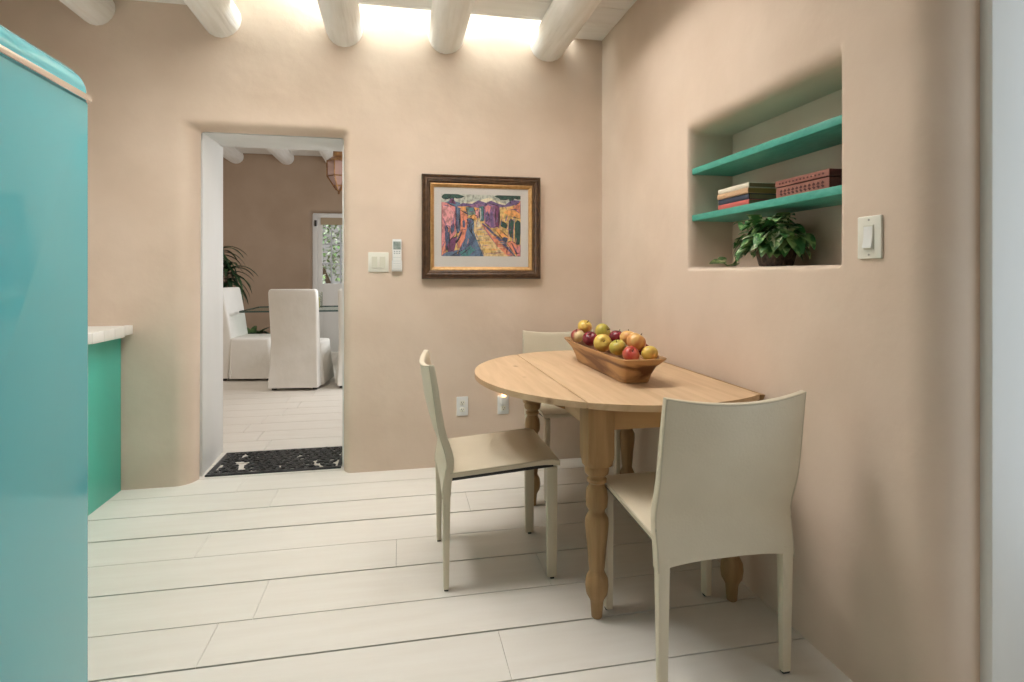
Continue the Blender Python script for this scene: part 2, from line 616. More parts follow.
box(bm, KX0 - .03, KX1 + .03, KY0 - .03, KY1 + .03, 3.22, 3.25)
box(bm, SX0 - .03, SX1 + .03, SY - .035, SY - .005, ZC + .06, 3.22)
box(bm, SX0 - .03, SX0, SY, YB + .02, ZC + .031, 3.22)
box(bm, SX1, SX1 + .03, SY, YB + .02, ZC + .031, 3.22)
box(bm, SX0 - .03, SX1 + .03, SY - .035, YB + .02, 3.22, 3.25)
box(bm, SX1 + .03, 1.95, SY, YB + .05, ZC + .031, ZC + .06, mi=1)
box(bm, XL - .1, SX0 - .03, SY, YB + .05, ZC + .031, ZC + .06, mi=1)
struct('ceiling', bm, [CEILW, GAP])


def log(cx, y0, y1, zc, r, seed, bend=.006):
    rnd = random.Random(seed)
    bm = NB()
    n = 20
    ph = [rnd.uniform(0, 6.28) for _ in range(6)]
    rings = []
    steps = 26
    for i in range(steps + 1):
        t = i / steps
        y = y0 + (y1 - y0) * t
        ring = []
        for k in range(n):
            a = 2 * PI * k / n
            rr_ = r * (1 + .025 * math.sin(2 * a + ph[0] + t * 2) + .018 * math.sin(3 * a + ph[1] - 3 * t) + .02 * math.sin(9 * t + ph[2]))
            ring.append((cx + bend * math.sin(3 * t + ph[3]) + rr_ * math.cos(a), y, zc + bend * math.sin(4 * t + ph[4]) + rr_ * math.sin(a)))
        rings.append(ring)
    loft(bm, rings)
    return bm


VL = ['leftmost white peeled log ceiling beam, nearest the corner above the refrigerator',
      'white log ceiling beam ending above the left side of the doorway',
      'white log ceiling beam ending just right of the doorway head',
      'white log ceiling beam ending above the framed painting',
      'rightmost white log ceiling beam, beside the plain board corner of the ceiling']
for i, x in enumerate((-1.645, -1.005, -.335, .274, .934)):
    o = obj('ceiling_beam', log(x, YF + .02, YB + .06, 2.672 if i else 2.665, .108 if i else .094, 11 + i), LOGW)
    tag(o, VL[i], 'beam', 'log beams across the kitchen ceiling')

# ------------------------------------------------------------------ refrigerator
FX, FY0, FY1 = -.82, .88, 1.702
fr = thing('refrigerator', 'glossy turquoise retro refrigerator with a chrome strip below its rounded cap', 'refrigerator', (0, 0, 0))
bm = NB()
prism(bm, rrect(FY0 + .012, FY1 - .012, .035, 1.655, .02), -1.62, FX - .075, 'x', bev=.008)
obj('cabinet', bm, TURQ, fr)
bm = NB()
prism(bm, rrect(FY0, FY1, .03, 1.656, .012), FX - .07, FX, 'x', bev=.010, seg=3)
d = obj('door', bm, TURQ, fr)
bm = NB()
for z in (.55, 1.25):
    box(bm, FX + .035, FX + .055, FY0 + .07, FY0 + .10, z - .02, z + .02, bev=.004)
box(bm, FX + .03, FX + .06, FY0 + .07, FY0 + .10, .5, 1.3, bev=.01)
for z in (.55, 1.25):
    box(bm, FX - .002, FX + .034, FY0 + .075, FY0 + .095, z - .015, z + .015, bev=.003)
obj('handle', bm, CHROME, d)
bm = NB()
# rounded cap above the strip: front edge and both ends roll over
rings = []
for i in range(9):
    a = PI / 2 * i / 8
    ins = .055 * (1 - math.cos(a))
    z = 1.679 + .066 * math.sin(a)
    rings.append([(x, y, z) for x, y in rrect(-1.62 + ins * .4, FX - .002 - ins * 1.15, FY0 + .002 + ins, FY1 - .002 - ins, .012, 4)])
rings.insert(0, [(x, y, 1.674) for x, y in rrect(-1.62, FX - .002, FY0 + .002, FY1 - .002, .012, 4)])
loft(bm, rings)
obj('cap', bm, TURQ, fr)
bm = NB()
prism(bm, rrect(-1.60, FX + .006, FY0 - .007, FY1 + .007, .010), 1.653, 1.671, 'z', bev=.003)
obj('chrome_strip', bm, CHROME, fr)
bm = NB()
box(bm, -1.58, FX - .09, FY0 + .03, FY1 - .03, 0, .04)
obj('plinth', bm, BLACK, fr)

# ------------------------------------------------------------------ green base cabinet and its worktop
cb = thing('base_cabinet', 'green painted base cabinet under the white tiled counter', 'cabinet', (0, 0, 0))
bm = NB()
box(bm, XL + .005, -1.535, 1.76, 3.452, 0.0, .85)
obj('body', bm, GREEN, cb)
bm = NB()
box(bm, -1.535, -1.510, 2.62, 3.455, 0.0, .852, bev=.002)
obj('side_panel', bm, GREEN, cb)
for y0, y1 in ((1.78, 2.19), (2.2, 2.61)):
    bm = NB()
    box(bm, -1.535, -1.517, y0, y1, .1, .66, bev=.004)
    d = obj('door', bm, GREEN, cb)
    bm = NB()
    lathe(bm, [(.006, -.0), (.006, .012), (.014, .02), (.012, .03), (.002, .034)], 14)
    bmesh.ops.rotate(bm, verts=bm.verts, matrix=Matrix.Rotation(PI / 2, 3, 'Y'))
    bmesh.ops.translate(bm, verts=bm.verts, vec=(-1.518, y1 - .05, .6))
    obj('knob', bm, CHROME, d)
    bm = NB()
    box(bm, -1.535, -1.517, y0, y1, .68, .84, bev=.004)
    obj('drawer', bm, GREEN, cb)
bm = NB()
box(bm, XL + .005, -1.50, 1.76, 3.486, .853, .909, bev=.004)
yy = 1.76
while yy < 3.48:       # row of edge tiles, each set a little differently
    y2 = min(yy + .108, 3.486)
    dz = random.uniform(-.006, .004)
    box(bm, -1.498, -1.458, yy + .001, y2 - .001, .859 + dz, .911, bev=.003)
    yy = y2
tag(obj('worktop', bm, TILEW), 'white tiled worktop with a ragged lower edge on the green cabinet', 'counter')

# ------------------------------------------------------------------ drop-leaf pine table
TX, TY, TH = .932, 2.337, .765
tb = thing('drop_leaf_table', 'round pine drop-leaf table with turned legs, one leaf folded down by the wall', 'table', (TX, TY, 0))
EA, EB, EY = .615, .675, .023
HL, HR = -.318, .33


def ell(x):
    return EB * math.sqrt(max(0.0, 1 - (x / EA) ** 2))


def seg_outline(x0, x1, n=26):
    xs = [x0 + (x1 - x0) * i / n for i in range(n + 1)]
    if x0 <= -EA + 1e-6:
        ts = [math.acos(-1) + (math.acos(x1 / EA) - PI) * i / n for i in range(n + 1)]
        xs = [EA * math.cos(t) for t in ts]
    lo = [(x, EY - ell(x)) for x in xs]
    hi = [(x, EY + ell(x)) for x in reversed(xs)]
    if x0 <= -EA + 1e-6:
        hi = hi[:-1]
    return lo + hi


bm = NB()
prism(bm, seg_outline(HL + .0015, HR), TH - .022, TH, 'z', bev=.004)
obj('table_top', bm, PINE, tb)
bm = NB()
prism(bm, seg_outline(-EA, HL - .0015), TH - .022, TH, 'z', bev=.004)
obj('drop_leaf', bm, PINE, tb)
bm = NB()
ol = [(EY + ell(HR) - .012, TH - .003)]
n = 24
pts = []
for i in range(n + 1):
    x = HR + (EA - HR) * math.sin(PI / 2 * i / n)
    pts.append((x, ell(x)))
poly = [(EY - hy_, TH - .004 - (x - HR)) for x, hy_ in pts] + [(EY + hy_, TH - .004 - (x - HR)) for x, hy_ in reversed(pts[:-1])]
prism(bm, poly, HR + .004, HR + .025, 'x', bev=.004)
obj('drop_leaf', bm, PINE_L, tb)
LEGP = [(.016, 0), (.019, .004), (.0225, .055), (.026, .066), (.037, .085), (.0405, .112), (.038, .138), (.028, .158), (.0255, .166),
        (.0275, .175), (.030, .20), (.032, .235), (.0385, .29), (.0415, .325), (.0405, .345), (.032, .360), (.0285, .366), (.0285, .376),
        (.037, .388), (.0395, .415), (.036, .445), (.0275, .462), (.027, .468), (.034, .474), (.0345, .482), (.0285, .488), (.030, .494),
        (.0405, .503), (.0425, .515), (.041, .527), (.038, .535)]
for sx in (-1, 1):
    for sy in (-1, 1):
        bm = NB()
        lathe(bm, LEGP, 24)
        w = .0475
        rings = []
        for z, ww, ch in ((.533, w, .030), (.562, w, .006), (.575, w, .003), (TH - .022, w, .003)):
            rings.append([(x, y, z) for x, y in rrect(-ww, ww, -ww, ww, ch, 3)])
        loft(bm, rings)
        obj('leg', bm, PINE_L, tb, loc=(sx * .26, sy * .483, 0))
for sx in (-1, 1):
    bm = NB()
    box(bm, sx * .278 - .011, sx * .278 + .011, -.436, .436, TH - .11, TH - .0225, bev=.002)
    obj('apron', bm, PINE, tb)
for sy in (-1, 1):
    bm = NB()
    box(bm, -.213, .213, sy * .50 - .011, sy * .50 + .011, TH - .11, TH - .0225, bev=.002)
    obj('apron', bm, PINE_X, tb)
bm = NB()
prism(bm, [(-.290, TH - .108), (-.290, TH - .0225), (-.52, TH - .0225), (-.52, TH - .04), (-.43, TH - .05)], -.20, -.178, 'y', bev=.002)
obj('leaf_support', bm, PINE_X, tb)


# ------------------------------------------------------------------ cream leather dining chairs
def make_chair(name, label, loc, rotz):
    t = thing(name, label, 'chair', loc, rotz, 'leather chairs around the pine table')
    W, D = .221, .23
    # seat: thin padded slab with a soft front edge, a little hollow
    bm = NB()
    nx, ny = 12, 14
    top, bot = [], []
    for j in range(ny + 1):
        y = -.205 + .434 * j / ny
        rt, rb = [], []
        for i in range(nx + 1):
            x = -W + 2 * W * i / nx
            e = (x / W) ** 2
            z = .450 + .032 * (j / ny) - .008 * (1 - e) * math.sin(PI * j / ny) - (.012 * max(0, (j - 11) / 3) ** 2)
            edge = .004 if i in (0, nx) or j in (0, ny) else 0
            rt.append(bm.verts.new((x, y, z - edge)))
            rb.append(bm.verts.new((x * .985, y, z - .024)))
        top.append(rt)
        bot.append(rb)
    for j in range(ny):
        for i in range(nx):
            bm.faces.new((top[j][i], top[j][i + 1], top[j + 1][i + 1], top[j + 1][i]))
            bm.faces.new((bot[j][i], bot[j + 1][i], bot[j + 1][i + 1], bot[j][i + 1]))
    for j in range(ny):
        bm.faces.new((top[j][0], top[j + 1][0], bot[j + 1][0], bot[j][0]))
        bm.faces.new((top[j][nx], bot[j][nx], bot[j + 1][nx], top[j + 1][nx]))
    for i in range(nx):
        bm.faces.new((top[0][i], bot[0][i], bot[0][i + 1], top[0][i + 1]))
        bm.faces.new((top[ny][i], top[ny][i + 1], bot[ny][i + 1], bot[ny][i]))
    seat = obj('seat', bm, LEATHER, t)
    for s in (-1, 1):
        bm = NB()
        tube(bm, [(s * W, -.20, .4455), (s * W, 0, .460), (s * W, .15, .4705), (s * W, .195, .474), (s * W * .999, .228, .466)], .0028, 6)
        obj('piping', bm, SEAM, seat)
    bm = NB()
    prism(bm, [(-.20, .412), (.205, .440), (.205, .4535), (-.20, .4245)], -W + .012, W - .012, 'x', bev=.002)
    obj('seat_frame', bm, BLACK, t)
    for s in (-1, 1):                       # four legs, leather wrapped, each with a black glide
        for y0, top_z, wx, wy in ((.201, .4375, .0130, .022), (-.213, .388, .0185, .0160)):
            bm = NB()
            cx = s * (W - wx - (.002 if y0 < 0 else .014))
            rings = []
            for z, k in ((.008, .62 if y0 < 0 else .86), (.2, .8 if y0 < 0 else .95), (top_z, 1.0)):
                kx = .5 + .5 * k
                rings.append([(cx + x, y0 + y, z) for x, y in rrect(-wx * kx, wx * kx, -wy * k, wy * k, .005, 2)])
            loft(bm, rings)
            lg = obj('leg', bm, LEATHER, t)
            bm = NB()
            box(bm, cx - .012, cx + .012, y0 - .008, y0 + .008, 0, .0085, bev=.002)
            obj('glide', bm, BLACK, lg)
    # backrest: leather sleeve over the rear legs; raked, bowed and dipped along its top edge
    bm = NB()
    nx, nz = 16, 18

    def bp(u, s, side):
        zb = .356 + .016 * (1 - abs(u) ** 3)
        zt = .855 - .020 * (1 - u * u)
        z = zb + (zt - zb) * s
        k = max(0.0, (z - .43) / .44)
        yc = -.214 + .020 * math.exp(-((z - .50) / .075) ** 2) - .056 * k ** 1.25
        yc -= .030 * (1 - u * u) * min(1, k * 1.6)
        th = .0165 + (.004 if .1 < s < .5 else 0) * (1 - u * u) - .006 * s
        w = W + .001 - .001 * k ** 1.4 + .003 * math.sin(PI * min(1, k))
        return (u * w, yc + side * th, z)
    G = {}
    for side in (-1, 1):
        for j in range(nz + 1):
            for i in range(nx + 1):
                G[side, i, j] = bm.verts.new(bp(-1 + 2 * i / nx, j / nz, side))
    for side in (-1, 1):
        for j in range(nz):
            for i in range(nx):
                bm.faces.new((G[side, i, j], G[side, i + 1, j], G[side, i + 1, j + 1], G[side, i, j + 1]))
    for j in range(nz):
        for i in (0, nx):
            bm.faces.new((G[-1, i, j], G[1, i, j], G[1, i, j + 1], G[-1, i, j + 1]))
    for i in range(nx):
        for j in (0, nz):
            bm.faces.new((G[-1, i, j], G[1, i, j], G[1, i + 1, j], G[-1, i + 1, j]))
    bmesh.ops.recalc_face_normals(bm, faces=bm.faces)
    es = [e for e in bm.edges if len(e.link_faces) == 2 and e.calc_face_angle() > R(50)]
    bmesh.ops.bevel(bm, geom=es, offset=.005, segments=2, profile=.6, affect='EDGES')
    back = obj('backrest', bm, LEATHER, t, angle=60)
    bm = NB()
    for side in (-1,):
        path = [bp(-1, j / nz, side) for j in range(nz + 1)] + [bp(-1 + 2 * i / nx, 1, side) for i in range(1, nx)] + [bp(1, j / nz, side) for j in range(nz, -1, -1)]
        path = [(x * .985, y + .001, z - .004) for x, y, z in path]
        tube(bm, path, .0026, 6)
    obj('piping', bm, SEAM, back)
    return t


c0 = make_chair('dining_chair', 'cream leather chair at the open end of the table, left side, seat toward it', (.384, 2.325, 0), R(-90))
c0['label'] = 'cream leather chair standing clear at the round drop leaf, nearest the doorway'
c1 = copy_tree(c0)
c1.location, c1.rotation_euler = (.926, 1.694, 0), (0, 0, R(1.2))
c1['label'] = 'cream leather chair closest to the viewer, its back turned to us'
c2 = copy_tree(c0)
c2.location, c2.rotation_euler = (.950, 3.045, 0), (0, 0, R(180))
c2['label'] = 'cream leather chair behind the table against the far wall, mostly hidden'

# ------------------------------------------------------------------ dough bowl of apples
BZ = TH
bm = NB()


def bowl_ring(cx, hx, y0, y1, z, k=3.2, n=56, inset=0.0, warp=0.0):
    out = []
    cy, hy_ = (y0 + y1) / 2, (y1 - y0) / 2 - inset
    hx -= inset
    for i in range(n):
        a = 2 * PI * i / n
        c_, s_ = math.cos(a), math.sin(a)
        x = cx + hx * math.copysign(abs(c_) ** (2 / k), c_)
        y = cy + hy_ * math.copysign(abs(s_) ** (2 / (k * 1.6)), s_)
        out.append((x, y, z + warp * (abs(y - cy) / hy_) ** 2))
    return out


BCX = .912
Z = lambda h: BZ + h
rings = [bowl_ring(BCX, .055, 2.062, 2.655, Z(0.0), 10), bowl_ring(BCX, .058, 2.056, 2.66, Z(.006), 10), bowl_ring(BCX, .066, 2.046, 2.672, Z(.035), 9),
         bowl_ring(BCX, .079, 2.018, 2.705, Z(.068), 7), bowl_ring(BCX, .095, 1.974, 2.762, Z(.094), 8, warp=.004),
         bowl_ring(BCX, .0985, 1.967, 2.77, Z(.099), 8, warp=.005), bowl_ring(BCX, .0975, 1.969, 2.768, Z(.103), 8, warp=.005),
         bowl_ring(BCX, .084, 1.995, 2.74, Z(.099), 7, warp=.003), bowl_ring(BCX, .066, 2.05, 2.69, Z(.062), 5), bowl_ring(BCX, .050, 2.09, 2.65, Z(.036), 4),
         bowl_ring(BCX, .02, 2.3, 2.44, Z(.032), 2.5)]
loft(bm, rings)
tag(obj('dough_bowl', bm, BOWLW, angle=60), 'long carved wooden dough bowl holding apples on the pine table', 'bowl')

AP = {
    'yellow': mat('apple_yellow', (0.70, 0.48, 0.10), .32, col2=(0.60, 0.22, 0.07), scale=(14, 14, 9), lo=.50, hi=.72),
    'green': mat('apple_green', (0.46, 0.40, 0.06), .32, col2=(0.62, 0.42, 0.08), scale=(16, 16, 10), lo=.4, hi=.7),
    'peach': mat('apple_peach', (0.74, 0.42, 0.13), .32, col2=(0.60, 0.13, 0.05), scale=(15, 15, 8), lo=.48, hi=.70),
    'red': mat('apple_red', (0.50, 0.06, 0.045), .28, col2=(0.66, 0.22, 0.12), scale=(18, 18, 9), lo=.4, hi=.75),
    'dark': mat('apple_dark_red', (0.16, 0.012, 0.022), .25, col2=(0.30, 0.03, 0.04), scale=(16, 16, 8), lo=.4, hi=.7),
    'blush': mat('apple_blush', (0.30, 0.045, 0.04), .3, col2=(0.74, 0.58, 0.30), scale=(13, 13, 6), lo=.42, hi=.58),
}


def make_apple(r, m, seed, label, pos, tilt):
    rnd = random.Random(seed)
    bm = NB()
    prof = []
    N = 18
    for i in range(N + 1):
        a = -PI / 2 + PI * i / N
        rad = math.cos(a)
        z = math.sin(a) * .90
        dim = .26 * math.exp(-(rad / .24) ** 2) if a > 0 else .16 * math.exp(-(rad / .2) ** 2)
        z = z - dim if a > 0 else z + dim
        rad = rad * (1 + .05 * math.sin(a))
        prof.append((max(rad, .004) * r, z * r))
    n = 24
    ph = rnd.uniform(0, 6)
    rings = [[(q * (1 + .018 * math.cos(5 * (2 * PI * k / n) + ph) * (z < 0)) * math.cos(2 * PI * k / n), q * math.sin(2 * PI * k / n), z) for k in range(n)] for q, z in prof]
    loft(bm, rings)
    o = obj('apple', bm, m, angle=80)
    o.location = pos
    o.rotation_euler = tilt
    bm = NB()
    tube(bm, [(0, 0, r * .60), (r * .02, 0, r * .82), (r * .14, r * .05, r * 1.05)], [r * .045, r * .045, r * .06], 6)
    obj('stem', bm, STEM, o)
    return tag(o, label, 'apple', 'apples in the dough bowl')


f_, cxp, hyp = 560.0, 512.0, 275.0
s_, c_ = math.sin(math.atan(.2)), math.cos(math.atan(.2))


def on_x(px, py, X):
    """World point at depth X = const seen at a photo pixel (used while measuring)."""
    l = (px - cxp) / f_
    z = X / (c_ * l + s_)
    return (X, (-s_ * l + c_) * z, CAM_H - (py - hyp) / f_ * z)


APPLES = [  # photo centre, X in the bowl, radius, material, label, tilt
    (584.8, 326.8, .918, .037, 'yellow', 'yellow apple topping the heap at the far end of the bowl', (.5, .3, 0)),
    (577.6, 335.8, .866, .035, 'blush', 'cream and crimson apple at the far left rim of the bowl', (.3, -.4, 0)),
    (590.2, 338.8, .868, .036, 'dark', 'dark purple-red apple near the far end of the bowl', (.6, -.5, .4)),
    (602.5, 331.6, .945, .039, 'green', 'greenish yellow apple behind, wide and lying on its side', (1.2, .2, .6)),
    (602.6, 343.0, .876, .040, 'yellow', 'yellow-green apple turned to show its stem hollow', (1.25, 0, -.25)),
    (617.0, 337.2, .955, .035, 'dark', 'dark red apple peeping out behind the middle of the heap', (.2, .2, 0)),
    (617.8, 347.6, .878, .0355, 'green', 'green-gold apple in the middle of the near rim', (.2, -.3, 0)),
    (636.2, 342.0, .922, .039, 'peach', 'large golden peach apple topping the near end of the heap', (.3, .5, .5)),
    (628.0, 338.0, .968, .036, 'peach', 'orange-red apple half hidden behind the large golden one', (.2, .2, 1.5)),
    (630.9, 354.6, .890, .0335, 'red', 'bright red apple at the near rim of the bowl', (.7, -.6, .5)),
    (649.6, 353.6, .960, .033, 'yellow', 'yellow apple nearest the right corner of the bowl', (.3, .5, 2)),
    (643.5, 349.5, .972, .028, 'dark', 'deep red apple wedged under the golden one', (.2, .6, 1)),
]
for i, (px, py, X, r, mk, lab, tilt) in enumerate(APPLES):
    make_apple(r, AP[mk], 100 + i, lab, on_x(px, py, X), tilt)

# ------------------------------------------------------------------ niche shelves and what stands on them
for z, lab in ((1.651, 'upper green painted shelf in the wall niche, empty'), (1.437, 'lower green painted shelf in the niche, with books and a carved box')):
    bm = NB()
    box(bm, 1.318, 1.524, 1.463, 2.365, z, z + .0275, bev=.002)
    tag(obj('niche_shelf', bm, SHELFG), lab, 'shelf', 'green shelves in the niche')
SHZ = 1.437 + .0275


def book(y0, y1, x0, x1, z0, h, cover, pages, label, loop=None):
    b = thing('book', label, 'book', ((x0 + x1) / 2, (y0 + y1) / 2, z0), 0, 'books stacked on the lower shelf')
    hx, hy_ = (x1 - x0) / 2, (y1 - y0) / 2
    bm = NB()
    t_ = .0026
    box(bm, -hx, hx, -hy_, hy_, .0002, t_, bev=.0008, seg=1)
    box(bm, -hx, hx, -hy_, hy_, h - t_, h - .0002, bev=.0008, seg=1)
    rings = []
    for k in range(7):
        a = -PI / 2 + PI * k / 6
        rings.append([(-hx - .003 * math.cos(a) + q, y, h / 2 + (h / 2 - .0002) * math.sin(a)) for q, y in ((0, -hy_), (0, hy_), (.004, hy_), (.004, -hy_))])
    loft(bm, rings)
    obj('cover', bm, cover, b)
    bm = NB()
    box(bm, -hx + .004, hx - .004, -hy_ + .004, hy_ - .004, t_, h - t_)
    obj('pages', bm, pages, b)
    return b


PAGE1 = mat('aged_pages', (0.30, 0.21, 0.11), .8)
PAGE2 = mat('gilt_pages', (0.36, 0.22, 0.06), .5)
bk = [(.0225, mat('red_cloth', (0.60, 0.12, 0.10), .6), PAGE1, 'thin coral red book at the bottom of the stack', 0, 0),
      (.0235, mat('navy_cloth', (0.035, 0.045, 0.075), .6), PAGE1, 'navy blue book, second from the bottom of the stack', .004, .003),
      (.0225, mat('tan_cloth', (0.60, 0.38, 0.22), .6), PAGE2, 'tan book with gilt pages under the cream one', .002, -.002),
      (.0205, mat('cream_cloth', (0.78, 0.70, 0.55), .6), PAGE1, 'cream book on top of the stack', .001, .001)]
z = SHZ
for h, cov, pg, lab, dy, dx in bk:
    book(1.962 + dy, 2.176 + dy, 1.337 + dx, 1.476 + dx, z, h, cov, pg, lab)
    z += h
CARV = mat('carved_red_wood', (0.27, 0.10, 0.075), .5, col2=(0.37, 0.16, 0.115), scale=(40, 12, 40))
CARVD = mat('carved_wood_darker', (0.085, 0.018, 0.016), .55)  # darker tone for ends, top and relief; front panels are redder
bx = thing('carved_box', 'carved reddish wooden box with a lid beside the stacked books', 'box', (1.395, 1.672, SHZ))
bm = NB()
box(bm, -.058, .058, -.128, .128, 0, .038, bev=.002)
obj('box_body', bm, CARVD, bx)
bm = NB()
box(bm, -.060, .060, -.130, .130, .0395, .064, bev=.003)
obj('lid', bm, CARVD, bx)
bm = NB()
box(bm, -.0605, -.0575, -.1275, .1275, .001, .0375, bev=.0008, seg=1)
obj('front_panel', bm, CARV, bx)
bm = NB()
box(bm, -.0625, -.0595, -.1295, .1295, .041, .063, bev=.0008, seg=1)
obj('lid_panel', bm, CARV, bx)
bm = NB()
for i in range(13):                        # carved row of small lozenges on the lid, leaf scrolls below
    y = -.105 + .0175 * i
    prism(bm, [(y - .005, .0515), (y, .0475), (y + .005, .0515), (y, .0555)], -.0637, -.0620, 'x')
obj('lid_carving', bm, CARVD, bx)
bm = NB()
for i in range(11):
    y = -.1 + .02 * i
    for dz_, sgn in ((.012, 1), (.024, -1)):
        prism(bm, [(y - .008, dz_), (y - .002, dz_ - .005), (y + .007, dz_ + .003 * sgn), (y, dz_ + .006)], -.0617, -.0600, 'x')
obj('body_carving', bm, CARVD, bx)


# ------------------------------------------------------------------ plants
def leaf(bm, base, direction, length, width, droop=.5, fold=.25, n=7, mi=0, twist=0.0, roundness=1.0):
    """One leaf: a folded, drooping blade with thickness from its curve; heart-ish base, pointed tip."""
    d = Vector(direction).normalized()
    side = d.cross(Vector((0, 0, 1)))
    if side.length < 1e-3:
        side = Vector((1, 0, 0))
    side.normalize()
    side = Matrix.Rotation(twist, 3, d) @ side
    p = Vector(base)
    rows = []
    for i in range(n + 1):
        t = i / n
        w = width * .5 * (math.sin(PI * min(1, t ** .62 * 1.0)) ** .85 if roundness else (1 - t) ** .6 * min(1, .45 + t * 4)) if 0 < t < 1 else .0006
        up = side.cross(d).normalized()
        rows.append((p - side * w + up * w * fold, p.copy(), p + side * w + up * w * fold))
        d = (d + Vector((0, 0, -droop / n))).normalized()
        p = p + d * (length / n)
    vv = [[bm.verts.new(q) for q in r] for r in rows]
    for a, b in zip(vv, vv[1:]):
        for k in (0, 1):
            f = bm.faces.new((a[k], a[k + 1], b[k + 1], b[k]))
            f.material_index = mi


POTHOS = leaf_mat('pothos_leaf', (0.045, 0.16, 0.045), (0.30, 0.46, 0.17), (34, 34, 34), .45, .62)
POTHOS2 = leaf_mat('pothos_variegated', (0.07, 0.22, 0.06), (0.68, 0.72, 0.46), (30, 30, 30), .48, .60)
POTM = mat('dark_basket_pot', (0.05, 0.032, 0.022), .7, col2=(0.12, 0.075, 0.05), scale=(90, 90, 60), bump=.6, bump_scale=(90, 90, 60))
NSZ = 1.222
pt = thing('potted_pothos', 'trailing pothos plant in a dark pot on the niche sill', 'plant', (1.412, 1.905, NSZ))
bm = NB()
lathe(bm, [(.052, 0.0), (.06, .004), (.072, .05), (.078, .09), (.080, .098), (.074, .1), (.070, .09), (.02, .085)], 28)
obj('pot', bm, POTM, pt)
bm = NB()
lathe(bm, [(.06, .084), (.069, .088), (.069, .089), (.03, .094)], 20)
obj('soil', bm, mat('soil', (0.03, 0.02, 0.015), .9), pt)
bm = NB()
rnd = random.Random(5)
bst = NB()
for i in range(125):
    a = rnd.uniform(0, 2 * PI)
    if i % 3 == 0:
        a = PI + rnd.uniform(-1.1, 1.1)
    el = rnd.uniform(-.5, 1.0)
    r0 = rnd.uniform(.03, .10)
    if math.cos(a) > .5:
        r0 *= .55
    bp_ = Vector((math.cos(a) * r0 * .75, math.sin(a) * r0 * 1.25, .07 + rnd.uniform(.0, .105) * (1.25 - r0 / .12)))
    d = Vector((math.cos(a) * math.cos(el), math.sin(a) * math.cos(el), math.sin(el) * .6))
    L = rnd.uniform(.065, .105)
    if bp_.x + d.x * L > .095:
        d.x = -abs(d.x) * .5
    leaf(bm, bp_, d, L, L * rnd.uniform(.5, .65), droop=rnd.uniform(.7, 2.0), fold=rnd.uniform(.1, .4), mi=1 if rnd.random() < .4 else 0, twist=rnd.uniform(-.6, .6))
    if i % 5 == 0:
        bp_ = Vector((-.02 + rnd.uniform(-.05, .03), rnd.uniform(-.10, .10), .165))
        leaf(bm, bp_, (rnd.uniform(-.9, .1), rnd.uniform(-1, 1), .35), .085, .05, droop=1.2, fold=.25, mi=i % 2, twist=rnd.uniform(-.5, .5))
    if i % 4 == 0:
        tube(bst, [(bp_.x * .2, bp_.y * .2, .085), (bp_.x * .6, bp_.y * .6, .11 + bp_.z * .2), tuple(bp_)], .0018, 5)
for k in range(9):                          # the strand that spills over the pot at the far side
    t = k / 8
    p = Vector((-.055 - .01 * math.sin(k), .105 + .03 * t, .13 - .115 * t))
    leaf(bm, p, (-.6, .5 + .4 * math.sin(k * 2), -.3), .062, .036, droop=1.2, mi=1 if k % 2 else 0, twist=rnd.uniform(-.5, .5))
leaf(bm, (-.045, .285, .022), (-.35, .95, .1), .075, .045, droop=.3, mi=0, twist=.5)
leaf(bm, (-.05, .27, .022), (-.5, -.3, .5), .055, .035, droop=.6, mi=1, twist=.3)
leaf(bm, (-.04, .295, .018), (.3, .8, .5), .055, .035, droop=.6, mi=0, twist=.3)
tube(bst, [(-.02, .06, .1), (-.05, .12, .11), (-.052, .16, .05), (-.05, .2, .012), (-.048, .25, .008), (-.045, .285, .022)], .0022, 6)
for vtx in bm.verts:
    vtx.co.z = max(vtx.co.z, .004)
    vtx.co.x = min(vtx.co.x, .100)
    if abs(vtx.co.y) < .6 and vtx.co.z > .198:
        vtx.co.z = .198
obj('foliage', bm, [POTHOS, POTHOS2], pt, angle=180, normals=False)
obj('stems', bst, mat('green_stem', (0.10, 0.18, 0.05), .6), pt)


# ------------------------------------------------------------------ framed painting
PX0, PX1, PZ0, PZ1 = .130, .876, 1.166, 1.809
pf = thing('framed_painting', 'framed colourful painting of an adobe village street on the far wall', 'painting', ((PX0 + PX1) / 2, YB, (PZ0 + PZ1) / 2))
HW, HH = (PX1 - PX0) / 2, (PZ1 - PZ0) / 2


def frame_loop(bm, prof, hw, hh):
    """prof: list of (inset from outer edge, height off the wall); sweeps it round a mitred rectangle."""
    rings = []
    for ins, d in prof:
        rings.append([(sx * (hw - ins), -d, sz * (hh - ins)) for sx, sz in ((-1, -1), (1, -1), (1, 1), (-1, 1))])
    rows = [[bm.verts.new(p) for p in r] for r in rings]
    m_ = len(rows)
    for i in range(m_):
        a, b = rows[i], rows[(i + 1) % m_]
        for k in range(4):
            bm.faces.new((a[k], a[(k + 1) % 4], b[(k + 1) % 4], b[k]))


